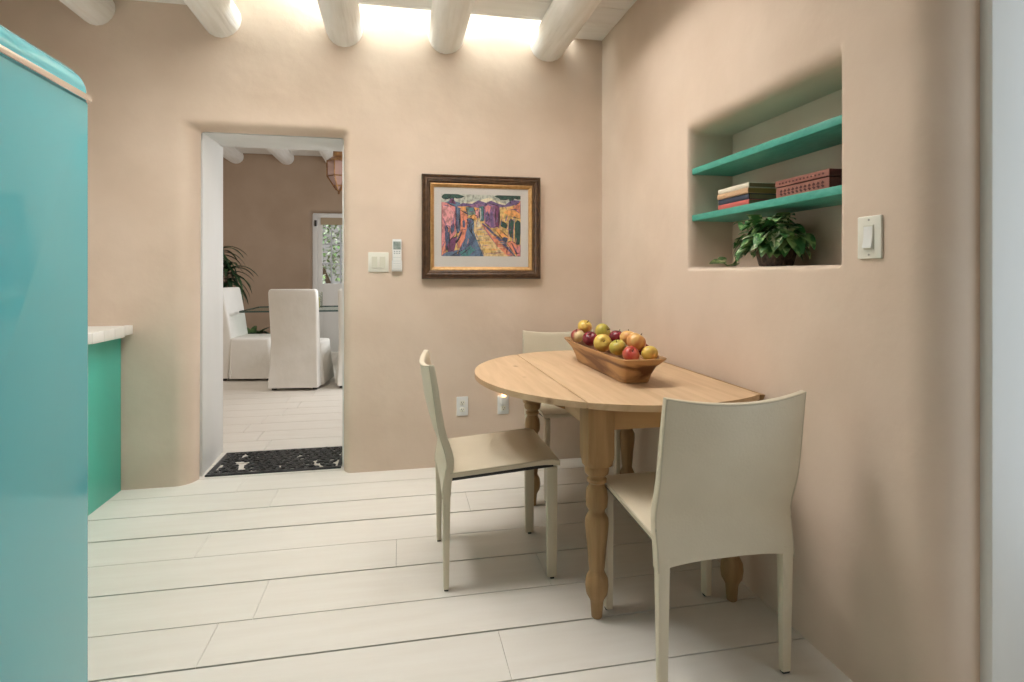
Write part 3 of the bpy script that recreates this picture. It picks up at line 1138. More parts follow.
FRD = mat('dark_walnut_frame', (0.055, 0.026, 0.012), .35, col2=(0.10, 0.05, 0.022), scale=(30, 30, 30), coat=.2)
FRG = mat('gilt_frame', (0.46, 0.25, 0.09), .38, metal=.35, col2=(0.56, 0.33, 0.13), scale=(50, 50, 50))
bm = NB()
frame_loop(bm, [(0, .002), (0, .034), (.004, .040), (.012, .040), (.016, .036), (.020, .041), (.030, .043), (.036, .038), (.041, .039), (.047, .030), (.052, .028), (.052, .002)], HW, HH)
obj('frame', bm, FRD, pf, angle=25)
bm = NB()
frame_loop(bm, [(.0525, .004), (.0525, .027), (.058, .029), (.066, .022), (.075, .016), (.075, .004)], HW, HH)
obj('gilt_slip', bm, FRG, pf, angle=25)
bm = NB()
box(bm, -HW + .06, HW - .06, -.010, -.004, -HH + .06, HH - .06)
obj('mat_board', bm, mat('grey_mat_board', (0.60, 0.57, 0.53), .8), pf)
# the picture itself: flat painted shapes, in the picture's own units (0..1 across, 0..1 up)
PW0, PW1, PH0, PH1 = -.252, .248, -.180, .205
PC = {'rose': (0.66, 0.24, 0.24), 'pink': (0.74, 0.33, 0.33), 'coral': (0.76, 0.27, 0.16), 'orange': (0.80, 0.38, 0.12), 'ochre': (0.72, 0.48, 0.17),
      'sand': (0.76, 0.56, 0.28), 'violet': (0.17, 0.11, 0.25), 'mauve': (0.33, 0.16, 0.30), 'blue': (0.14, 0.21, 0.32), 'slate': (0.08, 0.11, 0.19),
      'teal': (0.09, 0.26, 0.27), 'green': (0.03, 0.09, 0.07), 'sky': (0.52, 0.54, 0.46), 'cream': (0.74, 0.66, 0.48), 'dark': (0.03, 0.025, 0.035), 'plum': (0.20, 0.06, 0.14),
      'sage': (0.20, 0.28, 0.22)}
PN = list(PC)
PM = [mat('paint_' + k, tuple(min(1, q * 1.05) for q in v), .6, col2=tuple(q * .5 + .012 for q in v), scale=(75, 40, 45), detail=6, lo=.44, hi=.66) for k, v in PC.items()]
ART = [
    ('sky', [(0, .72), (1, .72), (1, 1), (0, 1)]),
    ('cream', [(.25, .86), (.45, .9), (.6, .96), (.75, .88), (.9, .84), (.78, .82), (.5, .82)]),
    ('blue', [(0, .84), (.12, .90), (.24, .86), (.2, .78), (0, .76)]),
    ('violet', [(.16, .78), (.26, .86), (.38, .85), (.46, .91), (.56, .87), (.62, .91), (.72, .86), (.8, .84), (.8, .74), (.16, .74)]),
    ('mauve', [(.3, .80), (.46, .86), (.54, .83), (.66, .85), (.7, .76), (.34, .76)]),
    ('orange', [(.2, .80), (.34, .81), (.48, .78), (.48, .72), (.2, .72)]),
    ('green', [(0, .95), (.04, 1), (.2, 1), (.29, .97), (.22, .93), (.16, .94), (.13, .85), (.10, .93), (.04, .91)]),
    ('plum', [(.09, .86), (.12, .93), (.15, .92), (.18, .84)]),
    ('green', [(.66, .98), (.7, 1), (1, 1), (1, .94), (.92, .95), (.88, .85), (.85, .94), (.76, .92), (.72, .95)]),
    ('violet', [(.8, .84), (.9, .93), (1, .92), (1, .78), (.82, .76)]),
    ('sage', [(.3, .80), (.40, .80), (.43, .68), (.33, .66)]),
    ('teal', [(.34, .78), (.40, .79), (.40, .73), (.34, .72)]),
    # left row of houses
    ('rose', [(0, .87), (.06, .86), (.18, .79), (.18, .36), (.08, .22), (0, .1)]),
    ('pink', [(.02, .82), (.10, .80), (.16, .70), (.14, .46), (.05, .50), (.02, .62)]),
    ('coral', [(.22, .76), (.33, .67), (.32, .42), (.22, .34)]),
    ('orange', [(.2, .78), (.26, .76), (.34, .66), (.31, .66)]),
    ('blue', [(.17, .80), (.23, .78), (.235, .40), (.19, .36)]),
    ('slate', [(.175, .80), (.19, .79), (.205, .37), (.188, .36)]),
    ('slate', [(.11, .46), (.15, .54), (.16, .41), (.125, .35)]),
    ('slate', [(.26, .57), (.29, .58), (.29, .46), (.265, .47)]),
    ('slate', [(.04, .48), (.06, .50), (.10, .40), (.10, .12), (.05, .10)]),
    ('coral', [(0, .12), (.05, .24), (.06, .0), (0, 0)]),
    ('plum', [(.07, .18), (.12, .28), (.20, .32), (.16, .10), (.08, .06)]),
    ('coral', [(.19, .24), (.25, .42), (.31, .44), (.29, .22), (.21, .12)]),
    ('dark', [(.17, .22), (.25, .40), (.26, .39), (.19, .2)]),
    # shaded street and lit street
    ('blue', [(.32, .50), (.40, .60), (.42, .40), (.46, .26), (.50, .12), (.54, 0), (0, 0), (.06, .06), (.22, .10), (.30, .30)]),
    ('slate', [(.33, .46), (.37, .52), (.38, .34), (.30, .12), (.10, .0), (.22, 0), (.38, .16), (.42, .30)]),
    ('teal', [(.22, .06), (.36, .18), (.43, .10), (.34, 0), (.24, 0)]),
    ('blue', [(.31, .60), (.36, .63), (.41, .56), (.36, .48)]),
    ('sand', [(.42, .62), (.47, .64), (.52, .44), (.62, .28), (.76, .10), (.84, 0), (.53, 0), (.46, .20), (.40, .42)]),
    ('ochre', [(.42, .40), (.50, .42), (.54, .36), (.43, .34)]),
    ('ochre', [(.46, .26), (.58, .26), (.64, .2), (.48, .2)]),
    ('ochre', [(.50, .12), (.66, .13), (.72, .06), (.52, .05)]),
    ('cream', [(.44, .56), (.47, .57), (.49, .48), (.44, .47)]),
    ('orange', [(.34, .62), (.40, .68), (.46, .64), (.43, .58)]),
    ('pink', [(.42, .74), (.47, .76), (.47, .62), (.43, .64)]),
    # right row of houses
    ('teal', [(.47, .80), (.525, .82), (.53, .58), (.48, .57)]),
    ('sky', [(.475, .78), (.495, .78), (.50, .58), (.48, .58)]),
    ('mauve', [(.53, .82), (.58, .86), (.70, .84), (.73, .80), (.73, .50), (.62, .46), (.53, .56)]),
    ('rose', [(.54, .81), (.58, .84), (.63, .82), (.60, .70), (.55, .66)]),
    ('violet', [(.55, .70), (.58, .74), (.60, .62), (.56, .56)]),
    ('violet', [(.61, .70), (.64, .74), (.66, .48), (.62, .48)]),
    ('plum', [(.67, .84), (.72, .82), (.72, .46), (.68, .50)]),
    ('ochre', [(.73, .80), (.86, .82), (1, .88), (1, .10), (.86, .28), (.73, .44)]),
    ('orange', [(.78, .72), (.92, .84), (1, .90), (1, .62), (.86, .66)]),
    ('coral', [(.90, .80), (1, .92), (1, .70)]),
    ('green', [(.745, .58), (.82, .54), (.82, .45), (.745, .49)]),
    ('green', [(.845, .58), (.88, .62), (.915, .58), (.90, .30), (.85, .33)]),
    ('green', [(.925, .55), (.96, .60), (1, .56), (.99, .2), (.93, .2)]),
    ('coral', [(.50, .52), (.56, .50), (.66, .38), (.80, .20), (.92, .02), (.84, 0), (.70, .16)]),
    ('sand', [(.52, .52), (.55, .51), (.66, .35), (.64, .33)]),
    ('slate', [(.50, .54), (.52, .54), (.68, .36), (.80, .22), (.94, .0), (.92, 0), (.66, .34)]),
    ('orange', [(.67, .44), (.73, .44), (.86, .30), (.80, .24)]),
    ('slate', [(.76, .28), (.79, .32), (.84, .30), (.82, .22), (.78, .2)]),
    ('coral', [(.82, .22), (.88, .26), (.98, .18), (1, .06), (.92, .04)]),
    ('dark', [(.88, .22), (.89, .22), (.97, .02), (.955, 0)]),
    ('rose', [(.94, .14), (1, .20), (1, 0), (.95, 0)]),
]
bm = NB()
for i, (k, poly) in enumerate(ART):
    d = .0106 + .00002 * i
    vs = [bm.verts.new((PW0 + (PW1 - PW0) * u, -d, PH0 + (PH1 - PH0) * v)) for u, v in poly]
    f = bm.faces.new(vs)
    f.normal_update()
    if f.normal.y > 0:
        f.normal_flip()
    f.material_index = PN.index(k)
for i, (k, poly) in enumerate(ART):        # loose dark brush outlines
    if k in ('sky', 'cream', 'sand', 'ochre') or i < 6:
        continue
    n = len(poly)
    for q in range(n):
        (u0, v0), (u1, v1) = poly[q], poly[(q + 1) % n]
        L = math.hypot(u1 - u0, v1 - v0)
        if L < .03 or (q * 7 + i) % 4 == 0:
            continue
        du, dv = (v0 - v1) / L * .006, (u1 - u0) / L * .008
        vs = [bm.verts.new((PW0 + (PW1 - PW0) * min(1, max(0, a)), -.01175, PH0 + (PH1 - PH0) * min(1, max(0, b))))
              for a, b in ((u0, v0), ((u0 + u1) / 2 - du, (v0 + v1) / 2 - dv), (u1, v1), ((u0 + u1) / 2 + du, (v0 + v1) / 2 + dv))]
        f = bm.faces.new(vs)
        f.normal_update()
        if f.normal.y > 0:
            f.normal_flip()
        f.material_index = PN.index('violet' if i % 2 else 'dark')
box(bm, PW0, PW1, -.0104, -.0101, PH0, PH1, mi=PN.index('ochre'))
rnd = random.Random(3)
for i in range(120):          # brush lines over the street and walls
    u, v = rnd.uniform(.03, .95), rnd.uniform(.02, .6)
    if .33 < u < .8 and v < .5:
        q = [(u, v), (u + .07, v + .012), (u + .11, v + .002), (u + .07, v + .002)]
        k = rnd.choice(['orange', 'coral', 'cream', 'mauve']) if u > .46 else rnd.choice(['slate', 'violet', 'teal', 'blue'])
    else:
        q = [(u, v), (u + .012, v + .08), (u + .018, v + .08), (u + .008, v)]
        k = rnd.choice(['plum', 'orange', 'mauve', 'pink', 'violet', 'coral', 'blue', 'dark'])
    q = [(min(1, a), min(1, b)) for a, b in q]
    vs = [bm.verts.new((PW0 + (PW1 - PW0) * a, -.0119 - .000008 * i, PH0 + (PH1 - PH0) * b)) for a, b in q]
    f = bm.faces.new(vs)
    f.normal_update()
    if f.normal.y > 0:
        f.normal_flip()
    f.material_index = PN.index(k)
obj('picture', bm, PM, pf, smooth=False, normals=False)
bm = NB()
box(bm, -HW + .062, HW - .062, -.0148, -.0138, -HH + .062, HH - .062)
obj('glazing', bm, glass('picture_glass', gloss=.012), pf)

# ------------------------------------------------------------------ wall fittings
def plate(bm, hw, hh, d):
    """Bevelled wall plate in local x/z, standing off the wall toward -y."""
    prism(bm, rrect(-hw, hw, -hh, hh, .004), -d, 0, 'y', bev=.0022)


sw = thing('light_switch', 'ivory double rocker switch plate between the doorway and the painting', 'switch', (-.128, YB, 1.268))
bm = NB()
plate(bm, .0605, .0595, .007)
obj('plate', bm, PLASTW, sw)
for s in (-1, 1):
    bm = NB()
    prism(bm, [(-.0075, .033), (-.0105, .033), (-.0085, 0), (-.0125, -.033), (-.0075, -.033)], s * .0235 - .0165, s * .0235 + .0165, 'x', bev=.001)
    obj('rocker', bm, mat('ivory_rocker', (0.66, 0.64, 0.52), .35), sw)
rc_ = thing('remote_control', 'white remote control with a small screen in its wall holder, right of the switch plate', 'remote', (-.018, YB, 1.309))
bm = NB()
prism(bm, rrect(-.031, .031, -.098, -.03, .005), -.020, 0, 'y', bev=.002)
obj('holder', bm, mat('white_holder', (0.76, 0.76, 0.73), .4), rc_)
bm = NB()
prism(bm, rrect(-.0275, .0275, -.094, .098, .006), -.0245, -.002, 'y', bev=.003)
obj('handset', bm, PLASTW2, rc_)
bm = NB()
prism(bm, rrect(-.022, .022, .036, .084, .002), -.0256, -.0240, 'y')
obj('screen', bm, mat('remote_screen', (0.20, 0.25, 0.22), .2, col2=(0.34, 0.38, 0.34), scale=(40, 40, 40)), rc_)
for z in (.024, .012):
    for x in (-.014, .0, .014):
        bm = NB()
        prism(bm, rrect(x - .0045, x + .0045, z - .0035, z + .0035, .002), -.0258, -.0240, 'y')
        obj('button', bm, mat('grey_button', (0.42, 0.44, 0.44), .5), rc_)
bm = NB()
for z in (-.012, -.034, -.05, -.064, -.078):
    box(bm, -.0225, .0225, -.0250, -.0240, z - .0012, z + .0012)
obj('ribs', bm, mat('grey_rib', (0.60, 0.62, 0.61), .5), rc_)

sr = thing('dimmer_switch', 'ivory rocker switch plate on the right wall beside the niche', 'switch', (XR, 1.347, 1.296), R(-90))
bm = NB()
plate(bm, .0405, .060, .0075)
obj('plate', bm, PLASTW, sr)
bm = NB()
prism(bm, rrect(-.0175, .0175, -.0345, .0345, .002), -.0100, -.0070, 'y', bev=.0008)
obj('rocker_frame', bm, mat('ivory_frame', (0.70, 0.68, 0.57), .35), sr)
bm = NB()
prism(bm, [(-.0095, .030), (-.0115, .030), (-.0105, .0), (-.0175, -.030), (-.0095, -.030)], -.0148, .0148, 'x', bev=.001)
obj('rocker', bm, PLASTW2, sr)
for z in (-.049, .049):
    bm = NB()
    lathe(bm, [(.0032, 0), (.0032, .001), (.001, .0015)], 12)
    bmesh.ops.rotate(bm, verts=bm.verts, matrix=Matrix.Rotation(PI / 2, 3, 'X'))
    bmesh.ops.translate(bm, verts=bm.verts, vec=(0, -.0073, z))
    obj('screw', bm, mat('screw_metal', (0.45, 0.43, 0.38), .4, metal=.7), sr)


def outlet(x, z, label):
    o = thing('electrical_outlet', label, 'outlet', (x, YB, z), 0, 'outlets under the painting')
    bm = NB()
    plate(bm, .036, .0595, .0065)
    obj('plate', bm, PLASTW2, o)
    for s in (-1, 1):
        bm = NB()
        prism(bm, rrect(-.0165, .0165, s * .0215 - .0145, s * .0215 + .0145, .008), -.0082, -.006, 'y', bev=.0006)
        rcp = obj('receptacle', bm, PLASTW, o)
        bm = NB()
        for dx in (-.0062, .0062):
            box(bm, dx - .0012, dx + .0012, -.0088, -.0078, s * .0215 - .001, s * .0215 + .007)
        prism(bm, rrect(-.0025, .0025, s * .0215 - .0095, s * .0215 - .005, .0018), -.0088, -.0078, 'y')
        obj('slots', bm, SLOT, rcp)
    return o


outlet(.381, .372, 'white wall outlet left of the table, nothing plugged into it')
outlet(.640, .370, 'white wall outlet under the table leaf, carrying the night light')
nl = thing('night_light', 'small glowing night light plugged into the outlet under the table leaf', 'lamp', (.640, YB - .0088, .393))
bm = NB()
prism(bm, rrect(-.017, .017, -.016, .030, .006), -.026, -.0002, 'y', bev=.003)
obj('housing', bm, PLASTW2, nl)
bm = NB()
prism(bm, rrect(-.013, .013, .031, .062, .008), -.030, -.006, 'y', bev=.004)
obj('lens', bm, mat('glowing_lens', (1.0, 0.62, 0.30), .4, emit=3.5), nl)

# ------------------------------------------------------------------ rubber door mat in the doorway
mt = NB()
MX0, MX1, MY0, MY1 = -1.128, -.356, 3.585, 4.02
RUB = mat('black_rubber', (0.016, 0.017, 0.018), .33, col2=(0.04, 0.04, 0.042), scale=(60, 60, 60))
for x0, x1, y0, y1 in ((MX0, MX1, MY0, MY0 + .025), (MX0, MX1, MY1 - .025, MY1), (MX0, MX0 + .03, MY0 + .025, MY1 - .025), (MX1 - .025, MX1, MY0 + .025, MY1 - .025)):
    box(mt, x0, x1, y0, y1, .0005, .010, bev=.002, seg=1)
rnd = random.Random(21)
ny_, nx_ = 7, 13
for j in range(ny_):
    for i in range(nx_):
        cx = MX0 + .045 + (MX1 - MX0 - .09) * (i + .5 * (j % 2)) / (nx_ - .5)
        cy = MY0 + .04 + (MY1 - MY0 - .08) * j / (ny_ - 1)
        if rnd.random() < .1:
            continue
        rad = rnd.uniform(.022, .034)
        turns = rnd.choice((1.0, 1.3, 1.6))
        a0 = rnd.uniform(0, 6.28)
        pts = []
        m_ = 16
        for q in range(m_ + 1):
            a = a0 + turns * 2 * PI * q / m_
            rq = rad * (1 - .72 * q / m_ * (turns - .6))
            pts.append((cx + rq * math.cos(a), cy + rq * math.sin(a), .006))
        tube(mt, pts, [.0075 - .002 * q / m_ for q in range(m_ + 1)], 6)
        for q in range(4):
            if rnd.random() < .82:
                a = a0 + q * 1.57 + .6
                px_, py_ = cx + .034 * math.cos(a), cy + .034 * math.sin(a)
                if not (MX0 + .02 < px_ < MX1 - .02 and MY0 + .02 < py_ < MY1 - .02):
                    continue
                rr_ = rnd.uniform(.012, .017)
                lathe(mt, [(rr_, .0005), (rr_, .006), (rr_ * .6, .009), (.002, .010)], 9, px_, py_)
tag(obj('door_mat', mt, RUB, angle=60), 'black rubber openwork mat lying in the doorway', 'mat')

# ------------------------------------------------------------------ dining room shell
bm = NB()
DX0, DX1, DZ1 = -1.30, -.36, 2.13        # recess of the garden door
PD = lambda u, v, d: (u, DYB + d, v)
lipped_panel(bm, (DXL - .1, DXR + .1, 0.0, 3.2), (DX0, DX1, 0.0, DZ1), (.05, .05, 0, .04), .07, .30, PD, rc=.03, door=True)
STRUCT_LABELS['wall_dining_back'] = 'dusky plaster wall at the far end of the dining room'
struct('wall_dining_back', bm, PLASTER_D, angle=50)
bm = NB()
box(bm, DXL - .1, DXL, YD, DYB + .1, 0, .95)
box(bm, DXL - .1, DXL, YD, DYB + .1, 2.45, 3.2)
box(bm, DXL - .1, DXL, YD, 5.25, .95, 2.45)
box(bm, DXL - .1, DXL, 7.35, DYB + .1, .95, 2.45)
STRUCT_LABELS['wall_dining_left'] = 'plaster wall on the left side of the dining room'
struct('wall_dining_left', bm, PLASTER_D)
bm = NB()
box(bm, DXR, DXR + .1, YD, DYB + .1, 0, 1.15)
box(bm, DXR, DXR + .1, YD, DYB + .1, 2.45, 3.2)
box(bm, DXR, DXR + .1, YD, 5.15, 1.15, 2.45)
box(bm, DXR, DXR + .1, 6.85, DYB + .1, 1.15, 2.45)
STRUCT_LABELS['wall_dining_right'] = 'plaster wall on the right side of the dining room'
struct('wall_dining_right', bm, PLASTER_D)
bm = NB()
y = YD
while y < DYB:
    box(bm, DXL, DXR, y + .002, min(y + .2, DYB + .05) - .002, DZC, DZC + .03, bev=.002, seg=1)
    y += .2
box(bm, DXL, DXR, YD, DYB + .05, DZC + .031, DZC + .06, mi=1)
STRUCT_LABELS['ceiling_dining'] = 'white board ceiling of the dining room'
struct('ceiling_dining', bm, [CEILW, GAP])
VD = ['white log beam of the dining room ending at its far wall, leftmost in the doorway',
      'white log beam of the dining room ending at the middle of its far wall',
      'white log beam of the dining room ending behind the hanging lantern']
for i, x in enumerate((-2.36, -1.66, -.98)):
    o = obj('ceiling_beam', log(x, YD + .01, DYB + .05, 2.93, .115, 31 + i), LOGW)
    tag(o, VD[i], 'beam', 'log beams across the dining room ceiling')

# garden door: white frame, glazed upper half with bars, solid lower panel
bm = NB()
YG = DYB + .12
for x0, x1 in ((DX0, DX0 + .07), (DX1 - .07, DX1)):
    box(bm, x0, x1, YG, YG + .07, 0, DZ1, bev=.004)
box(bm, DX0 + .07, DX1 - .07, YG, YG + .07, DZ1 - .07, DZ1, bev=.004)
STRUCT_LABELS['door_1'] = 'white half-glazed garden door at the far end of the dining room'
gd = struct('door_1', bm, TRIMW)
bm = NB()
G0, G1, GZ0, GZ1 = DX0 + .09, DX1 - .09, 1.06, 2.0
for x0, x1 in ((DX0 + .072, G0 + .05), (G1 - .05, DX1 - .072)):
    box(bm, x0, x1, YG + .015, YG + .055, .01, DZ1 - .075, bev=.003)
box(bm, G0 + .05, G1 - .05, YG + .015, YG + .055, .01, GZ0, bev=.003)
box(bm, G0 + .05, G1 - .05, YG + .015, YG + .055, GZ1, DZ1 - .075, bev=.003)
obj('leaf', bm, TRIMW, gd)
bm = NB()
for k in range(1, 5):
    x = G0 + .05 + (G1 - G0 - .10) * k / 5
    box(bm, x - .009, x + .009, YG + .02, YG + .05, GZ0, GZ1)
for z in (1.36, 1.66):
    box(bm, G0 + .05, G1 - .05, YG + .022, YG + .048, z - .009, z + .009)
obj('glazing_bars', bm, mat('grey_bars', (0.52, 0.54, 0.56), .5), gd)
bm = NB()
box(bm, G0 + .05, G1 - .05, YG + .034, YG + .038, GZ0, GZ1)
obj('pane', bm, glass('door_glass', (.96, .98, 1.0), .06), gd)
bm = NB()
box(bm, DX0 + .03, DX0 + .06, YG - .02, YG + .005, 1.93, 2.02, bev=.003)
obj('hinge', bm, BLACK, gd)
bl = NB()
for k in range(9):
    box(bl, G0 + .03, G1 - .03, YG - .012 + .003 * (k % 2), YG + .006, 1.955 + .012 * k, 1.966 + .012 * k)
tag(obj('woven_blind', bl, mat('woven_straw', (0.42, 0.33, 0.22), .8)), 'rolled tan woven blind across the top of the garden door', 'blind')

# garden seen through the door
bm = NB()
box(bm, -5, 4, DYB + .35, 16, -.1, -.02)
STRUCT_LABELS['floor_garden'] = 'pale garden ground beyond the glazed door'
struct('floor_garden', bm, mat('garden_gravel', (0.42, 0.38, 0.32), .9, col2=(0.5, 0.47, 0.42), scale=(30, 30, 30)))
sh = thing('garden_shrub', 'leafy garden shrub seen through the glazed door', 'shrub', (-1.0, 11.6, -.02))
bm = NB()
rnd = random.Random(8)
for i in range(4200):
    a, b = rnd.uniform(0, 2 * PI), rnd.uniform(-.2, 1.0)
    rr_ = rnd.uniform(.75, 1.0)
    p = Vector((1.7 * rr_ * math.cos(a) * math.cos(b), .8 * rr_ * math.sin(a) * math.cos(b), 1.35 + 1.5 * rr_ * math.sin(b)))
    leaf(bm, p, (rnd.uniform(-1, 1), rnd.uniform(-1, 1), rnd.uniform(-.6, .6)), .105, .058, droop=.5, n=3, mi=rnd.randint(0, 1))
obj('foliage', bm, [leaf_mat('shrub_leaf', (0.10, 0.20, 0.06), (0.24, 0.34, 0.12), (3, 3, 3)), leaf_mat('shrub_leaf_pale', (0.28, 0.36, 0.22), (0.55, 0.58, 0.42), (3, 3, 3))], sh, angle=180, normals=False)
bm = NB()
for k in range(5):
    a = 1.26 * k
    tube(bm, [(.1 * math.cos(a), .1 * math.sin(a), 0), (.3 * math.cos(a), .2 * math.sin(a), .7), (.7 * math.cos(a), .35 * math.sin(a), 1.5)], [.05, .04, .02], 8)
obj('stems', bm, STEM, sh)
area('garden_daylight', (-1.0, 9.6, 4.2), (0, .6, -1), 4, 2, 330, (.95, .98, 1.0))

# ------------------------------------------------------------------ dining furniture
COVER = mat('white_slipcover', (0.80, 0.78, 0.72), .85, col2=(0.84, 0.82, 0.77), scale=(5, 5, 5), bump=.25, bump_scale=(9, 9, 5))


def dining_chair(label, loc, rotz):
    t = thing('slipcovered_chair', label, 'chair', loc, rotz, 'slipcovered chairs at the dining table')
    bm = NB()
    rings = []
    for z, w, y0, y1 in ((.030, .250, -.325, -.19), (.10, .248, -.318, -.185), (.30, .243, -.292, -.17), (.42, .242, -.285, -.165), (.47, .238, -.282, -.165),
                         (.70, .24, -.30, -.20), (.95, .243, -.335, -.245), (1.01, .242, -.344, -.258), (1.035, .236, -.344, -.264), (1.045, .222, -.338, -.272)):
        ring = []
        for k, (x, y) in enumerate(rrect(-w, w, y0, y1, .022, 4)):
            wv = .006 * math.sin(k * 2.3 + z * 9) * max(0, .5 - z) * 2
            ring.append((x + wv, y + wv, z))
        rings.append(ring)
    loft(bm, rings)
    obj('back_cover', bm, COVER, t, angle=60)
    bm = NB()
    rings = []
    for z, w, y1 in ((.030, .275, .305), (.12, .27, .298), (.30, .256, .275), (.40, .247, .262), (.455, .245, .258), (.475, .238, .25), (.482, .215, .225)):
        ring = []
        for k, (x, y) in enumerate(rrect(-w, w, -.18, y1, .035, 6)):
            wv = .010 * math.sin(k * 1.7 + z * 7) * max(0, .42 - z) * 2
            ring.append((x + wv, y + wv * .7, z))
        rings.append(ring)
    loft(bm, rings)
    obj('seat_cover', bm, COVER, t, angle=60)
    for sx in (-1, 1):
        for y in (-.25, .24):
            bm = NB()
            box(bm, sx * .205 - .022, sx * .205 + .022, y - .022, y + .022, 0, .07, bev=.003)
            obj('leg', bm, BLACK, t)
    return t


d0 = dining_chair('white slipcovered chair in the middle of the doorway view, its back to us', (-1.045, 6.40, 0), R(-6))
d1 = copy_tree(d0)
d1.location, d1.rotation_euler = (-1.66, 6.99, 0), (0, 0, R(-98))
d1['label'] = 'white slipcovered chair at the left end of the glass table, turned sideways'
d2 = copy_tree(d0)
d2.location, d2.rotation_euler = (-.405, 6.42, 0), (0, 0, R(2))
d2['label'] = 'white slipcovered chair cut off by the right edge of the doorway'

gt = thing('glass_dining_table', 'glass-topped dining table behind the slipcovered chairs', 'table', (-.80, 7.30, 0))
bm = NB()
prism(bm, rrect(-.99, 1.12, -.50, .50, .04), .765, .780, 'z', bev=.003)
obj('glass_top', bm, glass('table_glass', (.90, .94, .92), .06), gt)
bm = NB()
loft(bm, [[(x, y, z) for x, y in rrect(-.991, 1.121, -.501, .501, .041)] for z in (.764, .781)], False, False)
obj('glass_edge', bm, mat('dark_glass_edge', (0.05, 0.09, 0.08), .15), gt)
for x in (-.55, .55):
    bm = NB()
    rings = []
    for z, w in ((0, .20), (.03, .20), (.06, .13), (.35, .10), (.68, .15), (.764, .18)):
        rings.append([(x + q, y, z) for q, y in rrect(-w, w, -w, w, .02, 3)])
    loft(bm, rings)
    obj('pedestal', bm, mat('grey_stone', (0.24, 0.25, 0.24), .4, col2=(0.32, 0.33, 0.32), scale=(9, 9, 9)), gt)
hz = thing('hurricane_glass', 'clear glass hurricane vase around the candle on the dining table', 'vase', (-1.02, 7.28, .7805))
bm = NB()
lathe(bm, [(.075, 0), (.08, .004), (.08, .19), (.082, .2), (.078, .2), (.0765, .19), (.0765, .008), (.01, .006)], 28)
obj('cylinder', bm, glass('hurricane_clear', (.93, .95, .93), .12), hz)
cn = thing('candle', 'pale yellow pillar candle inside the hurricane glass', 'candle', (-1.02, 7.28, .789))
bm = NB()
lathe(bm, [(.044, 0), (.047, .004), (.047, .118), (.042, .124), (.01, .118)], 24)
obj('wax', bm, mat('candle_wax', (0.62, 0.56, 0.26), .5), cn)
bm = NB()
tube(bm, [(0, 0, .117), (0, 0, .132)], .0015, 5)
obj('wick', bm, SLOT, cn)

# hexagonal lantern over the dining table
ln = thing('hanging_lantern', 'hexagonal brass lantern with rosy glass hanging in the dining room', 'lantern', (-.715, 6.95, 0))
BR = mat('aged_brass', (0.36, 0.20, 0.08), .35, metal=.8, col2=(0.20, 0.10, 0.05), scale=(30, 30, 30))
LZ = 2.20


def hexr(r, z):
    return [(r * math.cos(PI / 3 * k + .26), r * math.sin(PI / 3 * k + .26), z) for k in range(6)]


bm = NB()
for za, ra, zb, rb in ((.16, .135, .34, .135), (.0, .03, .16, .135)):
    for k in range(6):
        tube(bm, [hexr(ra, LZ + za)[k], hexr(rb, LZ + zb)[k]], .008, 6)
for z, r in ((.16, .135), (.34, .135), (.05, .06)):
    q = hexr(r, LZ + z)
    for k in range(6):
        tube(bm, [q[k], q[(k + 1) % 6]], .008, 6)
obj('lantern_frame', bm, BR, ln)
bm = NB()
loft(bm, [hexr(.025, LZ + .004), hexr(.132, LZ + .16), hexr(.132, LZ + .34)], False, False)
obj('glass_panes', bm, frosted('rosy_glass', (.50, .32, .27), .45), ln)
bm = NB()
lathe(bm, [(.14, LZ + .34), (.12, LZ + .36), (.07, LZ + .40), (.065, LZ + .46), (.075, LZ + .47), (.07, LZ + .49), (.02, LZ + .52), (.008, LZ + .55)], 12)
obj('crown', bm, BR, ln)
bm = NB()
lathe(bm, [(.004, LZ - .05), (.016, LZ - .035), (.008, LZ - .02), (.028, LZ - .004)], 12)
obj('finial', bm, BR, ln)
bm = NB()
zz = LZ + .54
k = 0
while zz < DZC - .005:
    pts = []
    for q in range(11):
        a = 2 * PI * q / 10
        u, v = .011 * math.cos(a), .02 * math.sin(a)
        pts.append((u if k % 2 else 0, 0 if k % 2 else u, zz + .02 + v))
    tube(bm, pts, .003, 5, cap=False)
    zz += .032
    k += 1
obj('chain', bm, BR, ln)

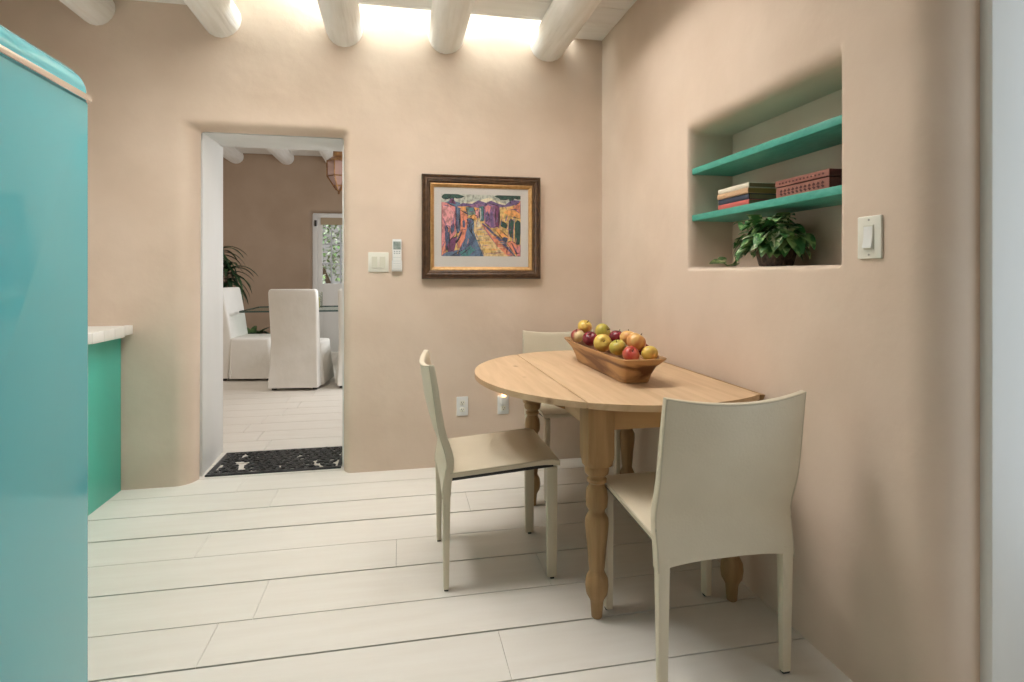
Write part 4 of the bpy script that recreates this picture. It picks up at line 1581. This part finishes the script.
# tall dracaena and low fern by the far wall
DRA = leaf_mat('dracaena_leaf', (0.012, 0.04, 0.014), (0.04, 0.09, 0.03), (6, 6, 6))
TERRA = mat('terracotta', (0.20, 0.085, 0.05), .7, col2=(0.26, 0.12, 0.07), scale=(10, 10, 10))
dp = thing('potted_dracaena', 'tall dark green dracaena in a terracotta pot behind the left dining chair', 'plant', (-2.22, 7.75, 0))
bm = NB()
lathe(bm, [(.12, 0), (.13, .01), (.17, .38), (.185, .40), (.185, .44), (.165, .44), (.16, .40), (.03, .39)], 28)
obj('pot', bm, TERRA, dp)
bm = NB()
tube(bm, [(0, 0, .38), (.03, .01, .8), (.05, .0, 1.25)], [.022, .02, .016], 10)
tube(bm, [(.02, .03, .38), (-.05, .05, .75), (-.10, .06, 1.5)], [.02, .018, .014], 10)
obj('trunk', bm, mat('dracaena_bark', (0.16, 0.11, 0.07), .9), dp)
bm = NB()
rnd = random.Random(14)
for hx, hy_, hz_ in ((.05, 0, 1.22), (-.10, .06, 1.47)):
    for k in range(32):
        a = k * 2.4
        el = .1 + .9 * k / 32
        leaf(bm, (hx, hy_, hz_ - .14 + .006 * k), (math.cos(a), math.sin(a), el), rnd.uniform(.36, .52), .072, droop=rnd.uniform(1.4, 2.6), fold=.35, n=9, roundness=0)
obj('foliage', bm, DRA, dp, angle=180, normals=False)
fp = thing('potted_fern', 'low leafy green plant in a pot seen under the glass tabletop', 'plant', (-2.0, 8.20, 0))
bm = NB()
lathe(bm, [(.11, 0), (.12, .01), (.16, .26), (.17, .28), (.17, .31), (.15, .31), (.145, .28), (.03, .27)], 24)
obj('pot', bm, TERRA, fp)
bm = NB()
for k in range(90):
    a = rnd.uniform(0, 6.28)
    el = rnd.uniform(.1, 1.5)
    leaf(bm, (.08 * math.cos(a), .08 * math.sin(a), .24 + rnd.uniform(0, .14)), (math.cos(a), math.sin(a), el), rnd.uniform(.14, .28), .085, droop=rnd.uniform(.8, 2.0), fold=.25, n=6)
obj('foliage', bm, leaf_mat('fern_leaf', (0.02, 0.07, 0.025), (0.08, 0.16, 0.05), (8, 8, 8)), fp, angle=180, normals=False)
